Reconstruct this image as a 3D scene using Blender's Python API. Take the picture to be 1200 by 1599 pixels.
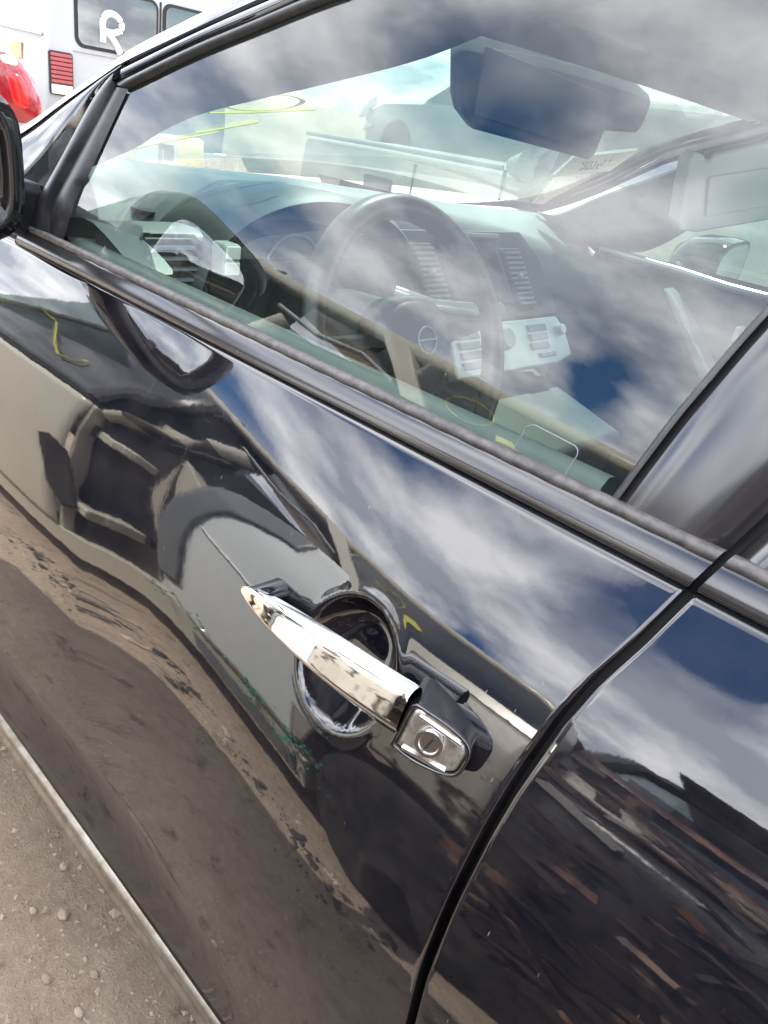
import bpy, math, random
import numpy as np
from mathutils import Vector, Matrix
random.seed(7); rng = np.random.default_rng(7)
for o in list(bpy.data.objects): bpy.data.objects.remove(o)
S = bpy.context.scene; C = S.collection

# ------------------------------------------------------------------ camera
CAM_Z = 1.30
cam = bpy.data.cameras.new('camera'); cam.sensor_fit = 'VERTICAL'; cam.sensor_height = 36
cam.lens = 36 * 1201 / 1599; cam.clip_start = 0.02; cam.clip_end = 2000
R = np.array([[.698, .699, .151], [.419, -.228, -.878], [-.581, .676, -.452]])
u_, s_, v_ = np.linalg.svd(R); R = u_ @ v_
co = bpy.data.objects.new('camera', cam); C.objects.link(co)
m = Matrix(((R[0][0], -R[1][0], -R[2][0], 0), (R[0][1], -R[1][1], -R[2][1], 0), (R[0][2], -R[1][2], -R[2][2], CAM_Z), (0, 0, 0, 1)))
co.matrix_world = m; S.camera = co

# ------------------------------------------------------------------ sun, sky, exposure
sun_dir = Vector((-.30, .57, .80)).normalized()          # towards the sun: beyond the car, a little ahead
sl = bpy.data.lights.new('sun', 'SUN'); sl.energy = 4.0; sl.angle = math.radians(.5); sl.color = (1, .95, .87)
so = bpy.data.objects.new('sun', sl); C.objects.link(so)
so.rotation_euler = sun_dir.to_track_quat('Z', 'Y').to_euler()
W = bpy.data.worlds.new('World'); S.world = W; W.use_nodes = True
nt = W.node_tree; nt.nodes.clear()
def N(tree, t, **kw):
    n = tree.nodes.new(t)
    for k, v in kw.items():
        if k == 'inp':
            for i, x in v.items(): n.inputs[i].default_value = x
        else: setattr(n, k, v)
    return n
sky = N(nt, 'ShaderNodeTexSky', sky_type='NISHITA', sun_disc=False)
sky.ozone_density = 4.0; sky.dust_density = .1; sky.air_density = .9; sky.sun_elevation = math.asin(sun_dir.z); sky.sun_rotation = math.atan2(sun_dir.x, sun_dir.y)
tc = N(nt, 'ShaderNodeTexCoord'); sep = N(nt, 'ShaderNodeSeparateXYZ')
nt.links.new(tc.outputs['Generated'], sep.inputs[0])
mz = N(nt, 'ShaderNodeMath', operation='MAXIMUM', inp={1: 0.0}); nt.links.new(sep.outputs[2], mz.inputs[0])
az = N(nt, 'ShaderNodeMath', operation='ADD', inp={1: 0.30}); nt.links.new(mz.outputs[0], az.inputs[0])
dv = N(nt, 'ShaderNodeVectorMath', operation='DIVIDE'); cb = N(nt, 'ShaderNodeCombineXYZ')
for i in range(3): nt.links.new(az.outputs[0], cb.inputs[i])
nt.links.new(tc.outputs['Generated'], dv.inputs[0]); nt.links.new(cb.outputs[0], dv.inputs[1])
mp = N(nt, 'ShaderNodeMapping'); mp.inputs['Location'].default_value = (1.3, 9.1, 4); mp.inputs['Scale'].default_value = (1, 1, .35)
nt.links.new(dv.outputs[0], mp.inputs[0])
n1 = N(nt, 'ShaderNodeTexNoise', inp={'Scale': 1.5, 'Detail': 9.0, 'Roughness': .52, 'Distortion': .15})
n2 = N(nt, 'ShaderNodeTexNoise', inp={'Scale': 3.6, 'Detail': 7.0, 'Roughness': .55})
nt.links.new(mp.outputs[0], n1.inputs[0]); nt.links.new(mp.outputs[0], n2.inputs[0])
cr = N(nt, 'ShaderNodeValToRGB'); cr.color_ramp.elements[0].position = .34; cr.color_ramp.elements[1].position = .48
last = n1.outputs[0]      # a few breaks in the cloud, on the side the door and window face
for (hx_, hy_, hz_), sg, wt in (((-.61, -.48, .625), .105, .20), ((-.79, -.53, .30), .07, .15), ((-.50, -.785, .37), .085, .17), ((-.40, -.845, .36), .06, .14), ((-.18, -.66, .73), .075, .15)):
    dt = N(nt, 'ShaderNodeVectorMath', operation='DOT_PRODUCT', inp={1: Vector((hx_, hy_, hz_)).normalized()}); nt.links.new(tc.outputs['Generated'], dt.inputs[0])
    mr = N(nt, 'ShaderNodeMapRange', interpolation_type='SMOOTHSTEP', inp={1: math.cos(sg * 1.7), 2: 1.0, 3: 0.0, 4: wt}); nt.links.new(dt.outputs['Value'], mr.inputs[0])
    sb = N(nt, 'ShaderNodeMath', operation='SUBTRACT'); nt.links.new(last, sb.inputs[0]); nt.links.new(mr.outputs[0], sb.inputs[1]); last = sb.outputs[0]
nt.links.new(last, cr.inputs[0])
cc = N(nt, 'ShaderNodeValToRGB')
cc.color_ramp.elements[0].position = .40; cc.color_ramp.elements[0].color = (5.2, 5.6, 6.6, 1)
cc.color_ramp.elements[1].position = .61; cc.color_ramp.elements[1].color = (13.5, 13.5, 13.9, 1)
nt.links.new(n2.outputs[0], cc.inputs[0])
mx = N(nt, 'ShaderNodeMix', data_type='RGBA')
nt.links.new(cr.outputs[0], mx.inputs[0]); hs = N(nt, 'ShaderNodeHueSaturation', inp={'Saturation': 1.2, 'Value': 1.0}); nt.links.new(sky.outputs[0], hs.inputs['Color']); nt.links.new(hs.outputs[0], mx.inputs[6]); nt.links.new(cc.outputs[0], mx.inputs[7])
bg = N(nt, 'ShaderNodeBackground', inp={'Strength': .15}); wo = N(nt, 'ShaderNodeOutputWorld')
nt.links.new(mx.outputs[2], bg.inputs[0]); nt.links.new(bg.outputs[0], wo.inputs[0])
vs = S.view_settings; vs.view_transform = 'Standard'; vs.look = 'None'; vs.gamma = 1; vs.use_curve_mapping = False
vs.exposure = 1.75
S.cycles.max_bounces = 10; S.cycles.transparent_max_bounces = 16; S.cycles.caustics_reflective = False; S.cycles.caustics_refractive = False
S.cycles.use_denoising = True; S.cycles.sample_clamp_indirect = 6

# ------------------------------------------------------------------ materials
def mat(name, col, rough=.5, metal=0., ior=1.5, noise=None, bump=None, spec=None, coords='Object'):
    """noise = (scale, colour2, lo, hi); bump = (scale, strength, distance)"""
    M_ = bpy.data.materials.new(name); M_.use_nodes = True; t = M_.node_tree; b = t.nodes['Principled BSDF']
    b.inputs['Base Color'].default_value = (*col, 1); b.inputs['Roughness'].default_value = rough
    b.inputs['Metallic'].default_value = metal; b.inputs['IOR'].default_value = ior
    if spec is not None: b.inputs['Specular IOR Level'].default_value = spec
    if noise or bump:
        tc = N(t, 'ShaderNodeTexCoord')
    if noise:
        sc, c2, lo, hi = noise
        n = N(t, 'ShaderNodeTexNoise', inp={'Scale': sc, 'Detail': 8.0, 'Roughness': .6}); t.links.new(tc.outputs[coords], n.inputs[0])
        r = N(t, 'ShaderNodeMapRange', inp={1: lo, 2: hi}); t.links.new(n.outputs[0], r.inputs[0])
        x = N(t, 'ShaderNodeMix', data_type='RGBA', inp={6: (*col, 1), 7: (*c2, 1)}); t.links.new(r.outputs[0], x.inputs[0])
        t.links.new(x.outputs[2], b.inputs['Base Color'])
    if bump:
        sc, st, di = bump
        n = N(t, 'ShaderNodeTexNoise', inp={'Scale': sc, 'Detail': 6.0, 'Roughness': .6}); t.links.new(tc.outputs[coords], n.inputs[0])
        bp = N(t, 'ShaderNodeBump', inp={'Strength': st, 'Distance': di}); t.links.new(n.outputs[0], bp.inputs['Height'])
        t.links.new(bp.outputs[0], b.inputs['Normal'])
    return M_

def car_paint(name, col, dust_col, dust_lo=.02, dust_hi=.10, rough=.03, ior=1.6, flakes=.0):
    """clear-coated paint with a thin film of road dust, fine streaks and stone chips"""
    M_ = bpy.data.materials.new(name); M_.use_nodes = True; t = M_.node_tree; b = t.nodes['Principled BSDF']
    b.inputs['Base Color'].default_value = (*col, 1); b.inputs['Roughness'].default_value = rough; b.inputs['IOR'].default_value = ior
    tc = N(t, 'ShaderNodeTexCoord')
    d = N(t, 'ShaderNodeBsdfDiffuse', inp={'Color': (*dust_col, 1)})
    n = N(t, 'ShaderNodeTexNoise', inp={'Scale': 9.0, 'Detail': 12.0, 'Roughness': .76}); t.links.new(tc.outputs['Object'], n.inputs[0])
    r = N(t, 'ShaderNodeMapRange', inp={1: .42, 2: .75, 3: dust_lo, 4: dust_hi}); t.links.new(n.outputs[0], r.inputs[0])
    # fine vertical rain streaks
    mp = N(t, 'ShaderNodeMapping'); mp.inputs['Scale'].default_value = (260, 40, 9); mp.inputs['Rotation'].default_value = (0, math.radians(9), 0)
    t.links.new(tc.outputs['Object'], mp.inputs[0])
    n2 = N(t, 'ShaderNodeTexNoise', inp={'Scale': 1.0, 'Detail': 3.0}); t.links.new(mp.outputs[0], n2.inputs[0])
    r2 = N(t, 'ShaderNodeMapRange', inp={1: .70, 2: .80, 3: 0.0, 4: .10}); t.links.new(n2.outputs[0], r2.inputs[0])
    # chips
    vo = N(t, 'ShaderNodeTexVoronoi', inp={'Scale': 130.0}); mp3 = N(t, 'ShaderNodeMapping'); mp3.inputs['Scale'].default_value = (1, .3, .16); mp3.inputs['Rotation'].default_value = (0, math.radians(8), 0)
    t.links.new(tc.outputs['Object'], mp3.inputs[0]); t.links.new(mp3.outputs[0], vo.inputs[0])
    r3 = N(t, 'ShaderNodeMapRange', inp={1: .050, 2: .030, 3: 0.0, 4: .6}); t.links.new(vo.outputs['Distance'], r3.inputs[0])
    n4 = N(t, 'ShaderNodeTexNoise', inp={'Scale': 14.0}); t.links.new(tc.outputs['Object'], n4.inputs[0])
    r4 = N(t, 'ShaderNodeMapRange', inp={1: .52, 2: .58}); t.links.new(n4.outputs[0], r4.inputs[0])
    ml = N(t, 'ShaderNodeMath', operation='MULTIPLY'); t.links.new(r3.outputs[0], ml.inputs[0]); t.links.new(r4.outputs[0], ml.inputs[1])
    a1 = N(t, 'ShaderNodeMath', operation='ADD'); a2 = N(t, 'ShaderNodeMath', operation='ADD', use_clamp=True)
    t.links.new(r.outputs[0], a1.inputs[0]); t.links.new(r2.outputs[0], a1.inputs[1]); t.links.new(a1.outputs[0], a2.inputs[0]); t.links.new(ml.outputs[0], a2.inputs[1])
    ms = N(t, 'ShaderNodeMixShader'); t.links.new(a2.outputs[0], ms.inputs[0]); t.links.new(b.outputs[0], ms.inputs[1]); t.links.new(d.outputs[0], ms.inputs[2])
    # orange peel
    nb = N(t, 'ShaderNodeTexNoise', inp={'Scale': 120.0, 'Detail': 2.0}); t.links.new(tc.outputs['Object'], nb.inputs[0])
    nb2 = N(t, 'ShaderNodeTexNoise', inp={'Scale': 11.0, 'Detail': 2.0}); t.links.new(tc.outputs['Object'], nb2.inputs[0])
    ad = N(t, 'ShaderNodeMath', operation='MULTIPLY_ADD', inp={1: 14.0}); t.links.new(nb2.outputs[0], ad.inputs[0]); t.links.new(nb.outputs[0], ad.inputs[2])
    bp = N(t, 'ShaderNodeBump', inp={'Strength': .35, 'Distance': .00004}); t.links.new(ad.outputs[0], bp.inputs['Height']); t.links.new(bp.outputs[0], b.inputs['Normal'])
    t.links.new(ms.outputs[0], t.nodes['Material Output'].inputs[0])
    return M_

def glass(name, tint, ior=1.7, dust=.03, dust_col=(.6, .6, .55), scale=14., veil=0.):
    """thin pane: tinted see-through, mirror reflection by Fresnel, a film of dust"""
    M_ = bpy.data.materials.new(name); M_.use_nodes = True; t = M_.node_tree; t.nodes.remove(t.nodes['Principled BSDF'])
    tr = N(t, 'ShaderNodeBsdfTransparent', inp={'Color': (*tint, 1)}); gl = N(t, 'ShaderNodeBsdfGlossy', inp={'Roughness': 0.0, 'Color': (1, 1, 1, 1)})
    # Schlick on |cos| so that both faces of the single sheet behave like a thin pane
    lw = N(t, 'ShaderNodeLayerWeight', inp={'Blend': .5})
    pw = N(t, 'ShaderNodeMath', operation='POWER', inp={1: 5.0}); t.links.new(lw.outputs['Facing'], pw.inputs[0])
    f0 = ((ior - 1) / (ior + 1)) ** 2; f0 = 2 * f0 / (1 + f0)
    ma = N(t, 'ShaderNodeMath', operation='MULTIPLY_ADD', inp={1: 1 - f0, 2: f0}); t.links.new(pw.outputs[0], ma.inputs[0])
    df = N(t, 'ShaderNodeBsdfDiffuse', inp={'Color': (*dust_col, 1)}); tl = N(t, 'ShaderNodeBsdfTranslucent', inp={'Color': (*dust_col, 1)})
    dm = N(t, 'ShaderNodeMixShader', inp={0: .5}); t.links.new(df.outputs[0], dm.inputs[1]); t.links.new(tl.outputs[0], dm.inputs[2])
    tc = N(t, 'ShaderNodeTexCoord'); n = N(t, 'ShaderNodeTexNoise', inp={'Scale': scale, 'Detail': 9.0, 'Roughness': .7}); t.links.new(tc.outputs['Object'], n.inputs[0])
    r = N(t, 'ShaderNodeMapRange', inp={1: .3, 2: .8, 3: veil + dust * .3, 4: veil + dust * 1.8}); t.links.new(n.outputs[0], r.inputs[0])
    m1 = N(t, 'ShaderNodeMixShader'); t.links.new(r.outputs[0], m1.inputs[0]); t.links.new(tr.outputs[0], m1.inputs[1]); t.links.new(dm.outputs[0], m1.inputs[2])
    m2 = N(t, 'ShaderNodeMixShader'); t.links.new(ma.outputs[0], m2.inputs[0]); t.links.new(m1.outputs[0], m2.inputs[1]); t.links.new(gl.outputs[0], m2.inputs[2])
    t.links.new(m2.outputs[0], t.nodes['Material Output'].inputs[0])
    return M_

black_paint = car_paint('black_paint', (.005, .005, .008), (.34, .30, .26), .001, .045, ior=1.85)
cover_black = car_paint('satin_black_cover', (.012, .012, .015), (.30, .28, .27), .03, .10, rough=.16, ior=1.8)
beige_paint = car_paint('beige_paint', (.52, .49, .40), (.40, .33, .25), .05, .30, rough=.22, ior=1.5)
tan_paint = car_paint('pale_tan_paint', (.50, .48, .40), (.40, .33, .25), .05, .20, rough=.22)
grey_paint = car_paint('grey_paint', (.70, .73, .72), (.4, .34, .27), .03, .15, rough=.3)
dark_band_paint = car_paint('slate_paint', (.13, .15, .165), (.4, .34, .27), .03, .15, rough=.3)
white_paint = car_paint('white_paint', (.27, .28, .30), (.27, .25, .21), .03, .2, rough=.2)
rusty = mat('rusty_maroon', (.055, .022, .018), .35, noise=(5, (.26, .15, .09), .5, .66), bump=(20, .4, .01))
rust_beige = mat('rust_spotted_beige', (.36, .335, .28), .4, noise=(7, (.05, .035, .03), .52, .60), bump=(20, .3, .005))
wreck_dark = mat('wreck_dark_paint', (.022, .020, .020), .3, noise=(4, (.12, .07, .045), .56, .70), bump=(14, .4, .01))
litter_m = mat('litter', (.05, .045, .04), .8, noise=(3.5, (.42, .34, .26), .48, .56))
scrap_m = mat('torn_metal', (.03, .022, .018), .45, noise=(9, (.22, .12, .08), .54, .62), bump=(30, .4, .004))
slate_pale = mat('pale_slate', (.22, .26, .29), .3)
rubber = mat('black_rubber', (.014, .014, .016), .38, noise=(60, (.05, .045, .04), .5, .8))
gap_dark = mat('gap_shadow_rubber', (.006, .006, .006), .7)
seal_grey = mat('weathered_seal', (.05, .048, .047), .55, noise=(120, (.13, .12, .113), .38, .75), bump=(160, .3, .001))
trim_black = mat('black_plastic', (.016, .016, .019), .32, noise=(40, (.05, .05, .05), .5, .85))
mirror_black = car_paint('mirror_black_paint', (.004, .004, .005), (.3, .27, .24), .0, .02, ior=1.5)
chrome = mat('chrome', (.66, .66, .68), .045, 1., noise=(40, (.54, .52, .49), .45, .8))
chrome_dull = mat('dusty_chrome', (.60, .59, .56), .20, 1., noise=(60, (.34, .30, .26), .42, .72))
strip_m = mat('dusty_trim_strip', (.40, .38, .35), .30, .8, noise=(45, (.24, .20, .17), .38, .68))
insert_m = mat('worn_pale_chrome', (.66, .64, .57), .34, .85, noise=(160, (.40, .37, .31), .42, .62))
satin_metal = mat('satin_metal', (.72, .70, .68), .25, 1.)
dash_grey = mat('dash_vinyl', (.18, .195, .195), .42, bump=(900, .15, .0006), noise=(12, (.21, .22, .217), .4, .7))
dash_dark = mat('dark_vinyl', (.045, .048, .05), .5, bump=(900, .15, .0006), noise=(20, (.055, .07, .07), .4, .7))
liner = mat('headliner', (.20, .20, .20), .9)
pillar_trim = mat('pillar_trim', (.15, .155, .16), .7, noise=(30, (.19, .19, .19), .4, .7))
pillar_dark = mat('dark_pillar_trim', (.035, .038, .042), .6)
visor_cream = mat('visor_vinyl', (.80, .80, .74), .6, bump=(300, .2, .001))
leather = mat('wheel_leather', (.02, .021, .023), .36, bump=(900, .12, .0005))
screen_m = mat('screen', (.02, .022, .025), .2)
silver_plastic = mat('silver_plastic', (.46, .49, .50), .3, .35)
button_grey = mat('button_plastic', (.20, .22, .24), .4)
white_plastic = mat('pale_plastic', (.32, .34, .33), .5)
mirror_dim = mat('mirror_painted_dark', (.035, .038, .042), .5)  # matte dark colour painted in place of the cabin mirror's reflection
mirror_m = mat('mirror_silver', (.8, .82, .84), .02, 1.)
side_glass = glass('green_side_glass', (.84, .95, .90), 1.50, .008)
screen_glass = glass('dusty_windshield', (.22, .285, .26), 1.5, .022, (.62, .70, .62), 7., .03)
van_glass = glass('van_glass', (.32, .36, .36), 1.6, .05)
dark_glass = glass('dark_dusty_glass', (.30, .36, .35), 1.55, .05, (.42, .42, .40))
seat_m = mat('seat_cloth', (.05, .05, .055), .85)
red_lens = mat('red_lens', (.26, .010, .018), .12, ior=1.6, noise=(30, (.17, .008, .012), .4, .7))
red_bright = mat('red_lens_inner', (.50, .012, .012), .15, noise=(60, (.30, .01, .012), .4, .7))
pink_lens = mat('pink_lens', (.78, .16, .22), .12)
clear_lens = mat('clear_lens', (.55, .54, .50), .15)
orange_m = mat('orange_marker', (.85, .24, .10), .35)
white_chalk = mat('white_chalk_paint', (.55, .56, .56), .85)
yellow_chalk = mat('yellow_chalk', (.60, .57, .09), .9)
paper = mat('sticker_paper', (.72, .74, .62), .8, noise=(60, (.6, .6, .5), .4, .7))
ink = mat('ink', (.05, .06, .06), .7)
tyre_m = mat('tyre_rubber', (.02, .02, .02), .8, noise=(12, (.06, .05, .04), .45, .7))
rim_m = mat('wheel_rim', (.40, .40, .40), .35, .7)
drum_white = mat('drum_plastic', (.66, .68, .66), .45)
drum_yellow = mat('drum_lid', (.80, .52, .16), .45)
teal_glass = mat('broken_green_glass', (.02, .22, .15), .1)
trim_band = mat('door_top_vinyl', (.075, .09, .083), .55, noise=(30, (.10, .11, .10), .4, .7))

# ------------------------------------------------------------------ geometry helpers
ORG = {}
def link(o, parent=None):
    C.objects.link(o)
    if parent: o.parent = parent; ORG[o.name] = ORG[parent.name]
    return o
def thing(name, label, cat, loc=(0, 0, 0), group=None):
    o = bpy.data.objects.new(name, None); o.empty_display_size = .1; C.objects.link(o); o.location = loc
    o['label'] = label; o['category'] = cat
    if group: o['group'] = group
    ORG[o.name] = np.array(loc, float); return o
def tag(o, label, cat, group=None):
    o['label'] = label; o['category'] = cat
    if group: o['group'] = group
    return o
class B:
    def __init__(s, T=None): s.v = []; s.f = []; s.T = T
    def add(s, v, f):
        k = len(s.v); s.v += [tuple(map(float, p)) for p in v]; s.f += [tuple(i + k for i in q) for q in f]; return s
    def box(s, c, d, rot=None):
        v = np.array([(x, y, z) for x in (-.5, .5) for y in (-.5, .5) for z in (-.5, .5)]) * np.array(d)
        if rot is not None: v = v @ np.array(Matrix.Rotation(rot[1], 3, rot[0])).T
        return s.add(v + np.array(c), [(0, 1, 3, 2), (4, 6, 7, 5), (0, 4, 5, 1), (2, 3, 7, 6), (0, 2, 6, 4), (1, 5, 7, 3)])
    def grid(s, P, closed_u=False):
        P = np.asarray(P, float); a, b = P.shape[:2]; f = []
        for i in range(a - (0 if closed_u else 1)):
            for j in range(b - 1):
                i2 = (i + 1) % a; f.append((i * b + j, i2 * b + j, i2 * b + j + 1, i * b + j + 1))
        return s.add(P.reshape(-1, 3), f)
    def loft(s, rings, cap=True, closed=False):
        rings = [np.asarray(r, float) for r in rings]; n = len(rings[0]); f = []; L = len(rings)
        for i in range(L if closed else L - 1):
            for j in range(n):
                i2 = (i + 1) % L; f.append((i * n + j, i * n + (j + 1) % n, i2 * n + (j + 1) % n, i2 * n + j))
        if cap and not closed: f.append(tuple(range(n))[::-1]); f.append(tuple((L - 1) * n + j for j in range(n)))
        return s.add(np.concatenate(rings), f)
    def tube(s, P, r, n=10, closed=False, flat=1., up=None):
        P = [np.asarray(p, float) for p in P]; rings = []; L = len(P)
        for i, p in enumerate(P):
            a = P[(i - 1) % L] if (closed or i) else P[i]; b = P[(i + 1) % L] if (closed or i < L - 1) else P[i]
            t = (b - a) / (np.linalg.norm(b - a) + 1e-9); q = np.array(up if up is not None else (0, 0, 1.) if abs(t[2]) < .9 else (1., 0, 0), float)
            x = np.cross(t, q); x /= np.linalg.norm(x) + 1e-9; y = np.cross(x, t)
            rr = r[i] if hasattr(r, '__len__') else r
            rings.append([p + rr * (math.cos(k) * x + flat * math.sin(k) * y) for k in np.linspace(0, 2 * math.pi, n, endpoint=False)])
        return s.loft(rings, closed=closed)
    def prism(s, poly, vec):
        p = np.asarray(poly, float); n = len(p); q = p + np.array(vec, float)
        return s.add(np.concatenate([p, q]), [tuple(range(n))[::-1], tuple(range(n, 2 * n))] + [(i, (i + 1) % n, n + (i + 1) % n, n + i) for i in range(n)])
    def disc(s, c, nrm, r, h, n=24, r2=None):
        nrm = np.array(nrm, float); nrm /= np.linalg.norm(nrm); q = np.array((0, 0, 1.) if abs(nrm[2]) < .9 else (1., 0, 0))
        x = np.cross(nrm, q); x /= np.linalg.norm(x); y = np.cross(x, nrm); c = np.array(c, float)
        k = np.linspace(0, 2 * math.pi, n, endpoint=False); r2 = r if r2 is None else r2
        return s.loft([[c + r * (math.cos(a) * x + math.sin(a) * y) for a in k], [c + nrm * h + r2 * (math.cos(a) * x + math.sin(a) * y) for a in k]])
    def lathe(s, c, nrm, prof, n=28):
        nrm = np.array(nrm, float); nrm /= np.linalg.norm(nrm); q = np.array((0, 0, 1.) if abs(nrm[2]) < .9 else (1., 0, 0))
        x = np.cross(nrm, q); x /= np.linalg.norm(x); y = np.cross(x, nrm); c = np.array(c, float)
        k = np.linspace(0, 2 * math.pi, n, endpoint=False)
        return s.loft([[c + nrm * h + r * (math.cos(a) * x + math.sin(a) * y) for a in k] for r, h in prof])
    def build(s, name, m_, parent=None, smooth=True, bevel=0., sub=0, solid=0., seg=2, kind=None, auto=None):
        v = np.array(s.v)
        if s.T is not None:
            Tm = np.array(s.T); v = v @ Tm[:3, :3].T + Tm[:3, 3]
        org = ORG[parent.name] if parent else None
        if org is not None: v = v - org
        me = bpy.data.meshes.new(name); me.from_pydata(v.tolist(), [], s.f); me.materials.append(m_); me.update()
        if smooth: me.polygons.foreach_set('use_smooth', [True] * len(me.polygons))
        o = link(bpy.data.objects.new(name, me), parent)
        if parent is None: ORG[o.name] = np.zeros(3)
        if solid: md = o.modifiers.new('s', 'SOLIDIFY'); md.thickness = solid; md.offset = 0
        if bevel: md = o.modifiers.new('b', 'BEVEL'); md.width = bevel; md.segments = seg; md.limit_method = 'ANGLE'; md.angle_limit = math.radians(40); md.harden_normals = True
        if sub: md = o.modifiers.new('d', 'SUBSURF'); md.levels = md.render_levels = sub
        if smooth and not bevel and not sub:
            try: me.set_sharp_from_angle(angle=math.radians(auto or 40))
            except Exception: pass
        if kind: o['kind'] = kind
        return o
def lerpn(x, P, k=1):
    P = np.array(P, float); o = np.argsort(P[:, 0]); return np.interp(x, P[o, 0], P[o, k])
def resample(P, n):
    P = np.array(P, float); d = np.r_[0, np.cumsum(np.linalg.norm(np.diff(P, axis=0), axis=1))]; t = np.linspace(0, d[-1], n)
    return np.stack([np.interp(t, d, P[:, k]) for k in range(P.shape[1])], 1)
def smoothline(P, n=60):
    P = np.array(P, float); k = len(P); Q = [2 * P[0] - P[1]] + list(P) + [2 * P[-1] - P[-2]]; out = []
    for i in range(1, k):
        p0, p1, p2, p3 = Q[i - 1], Q[i], Q[i + 1], Q[i + 2]
        for t in np.linspace(0, 1, 12, endpoint=(i == k - 1)):
            out.append(.5 * ((2 * p1) + (-p0 + p2) * t + (2 * p0 - 5 * p1 + 4 * p2 - p3) * t * t + (-p0 + 3 * p1 - 3 * p2 + p3) * t ** 3))
    return resample(out, n)

# ------------------------------------------------------------------ ground
def ground_z(x, y):
    d = np.maximum(0, np.asarray(y, float) - 7.0); return .56 * np.clip(d / 2.5, 0, 1) ** 2 * (3 - 2 * np.clip(d / 2.5, 0, 1))
gm = bpy.data.materials.new('dry_dirt'); gm.use_nodes = True; t = gm.node_tree; b = t.nodes['Principled BSDF']; b.inputs['Roughness'].default_value = .95; b.inputs['Specular IOR Level'].default_value = .1
tc = N(t, 'ShaderNodeTexCoord')
na = N(t, 'ShaderNodeTexNoise', inp={'Scale': 2.2, 'Detail': 12.0, 'Roughness': .65}); nb = N(t, 'ShaderNodeTexNoise', inp={'Scale': 26.0, 'Detail': 10.0, 'Roughness': .7}); nc = N(t, 'ShaderNodeTexNoise', inp={'Scale': 190.0, 'Detail': 5.0, 'Roughness': .6})
for n in (na, nb, nc): t.links.new(tc.outputs['Object'], n.inputs[0])
ra = N(t, 'ShaderNodeValToRGB'); e = ra.color_ramp.elements; e[0].position = .32; e[0].color = (.32, .24, .18, 1); e[1].position = .66; e[1].color = (.56, .445, .345, 1)
x1 = N(t, 'ShaderNodeMix', data_type='FLOAT', inp={0: .5}); t.links.new(na.outputs[0], x1.inputs[2]); t.links.new(nb.outputs[0], x1.inputs[3])
t.links.new(x1.outputs[0], ra.inputs[0]); nd = N(t, 'ShaderNodeTexNoise', inp={'Scale': 7.5, 'Detail': 10.0, 'Roughness': .72}); t.links.new(tc.outputs['Object'], nd.inputs[0])
rd_ = N(t, 'ShaderNodeMapRange', inp={1: .55, 2: .68, 3: 0.0, 4: .75}); t.links.new(nd.outputs[0], rd_.inputs[0])
xd = N(t, 'ShaderNodeMix', data_type='RGBA', inp={7: (.085, .065, .05, 1)}); t.links.new(rd_.outputs[0], xd.inputs[0]); t.links.new(ra.outputs[0], xd.inputs[6]); t.links.new(xd.outputs[2], b.inputs['Base Color'])
b1 = N(t, 'ShaderNodeBump', inp={'Strength': 1.0, 'Distance': .022}); b2 = N(t, 'ShaderNodeBump', inp={'Strength': .9, 'Distance': .005})
t.links.new(nb.outputs[0], b1.inputs['Height']); t.links.new(nc.outputs[0], b2.inputs['Height']); t.links.new(b1.outputs[0], b2.inputs['Normal']); t.links.new(b2.outputs[0], b.inputs['Normal'])
gx = np.unique(np.r_[-300, -120, -60, np.linspace(-30, 10, 60), 40, 120, 300]); gy = np.unique(np.r_[-300, -100, -40, np.linspace(-10, 20, 61), 40, 100, 300])
X, Y = np.meshgrid(gx, gy, indexing='ij'); gr = B().grid(np.stack([X, Y, ground_z(X, Y)], -1)).build('ground', gm, kind='structure')
# fine gravel and dust lumps: one scatter; bigger pebbles are separate stones
def pebble(c, r, g):
    v = np.array([(1, 0, 0), (-1, 0, 0), (0, 1, 0), (0, -1, 0), (0, 0, 1), (0, 0, -1)], float) + g.normal(0, .22, (6, 3))
    v *= np.array([1, g.uniform(.6, 1), g.uniform(.45, .75)]) * r; a = g.uniform(0, 6.28); ca, sa = math.cos(a), math.sin(a)
    v = v @ np.array([[ca, -sa, 0], [sa, ca, 0], [0, 0, 1]]).T + np.array(c)
    return v, [(0, 2, 4), (2, 1, 4), (1, 3, 4), (3, 0, 4), (2, 0, 5), (1, 2, 5), (3, 1, 5), (0, 3, 5)]
gv = B()
for i in range(9000):
    x, y = (rng.uniform(-1.6, .2), rng.uniform(.02, .75)) if i < 6000 else (rng.uniform(-5, 1.5), rng.uniform(-1.0, .5))
    r = min(.0016 * (1 + rng.pareto(2.4)), .007) * (1 if i < 6000 else 1.8)
    gv.add(*pebble((x, y, r * .15), r, rng))
grav_m = mat('gravel', (.37, .295, .235), .95, noise=(9, (.46, .38, .31), .4, .6), bump=(120, .5, .003))
go = gv.build('gravel', grav_m, smooth=False, kind='stuff')
stone_m = mat('stone', (.33, .265, .21), .95, spec=.1, noise=(40, (.44, .37, .30), .4, .65), bump=(90, .6, .003))
def stone(x, y, r, label):
    g = np.random.default_rng(int(abs(x * 1000 + y * 77))); n = 7; P = []
    for i, ph in enumerate(np.linspace(-math.pi / 2, math.pi / 2, 6)):
        P.append([(x + r * math.cos(ph) * math.cos(a) * (1 + g.normal(0, .1)), y + .75 * r * math.cos(ph) * math.sin(a) * (1 + g.normal(0, .1)), .3 * r + .6 * r * math.sin(ph)) for a in np.linspace(0, 6.28, n, endpoint=False)])
    tag(B().loft(P).build('stone', stone_m, auto=30), label, 'stone', 'loose stones in the dirt under the sill')
stone(-.868, .352, .013, 'biggest pale stone high in the dirt, a few centimetres left of the sill trim')
stone(-.955, .395, .010, 'small tan stone topmost in the dirt, nearest the trim strip there')
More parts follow.
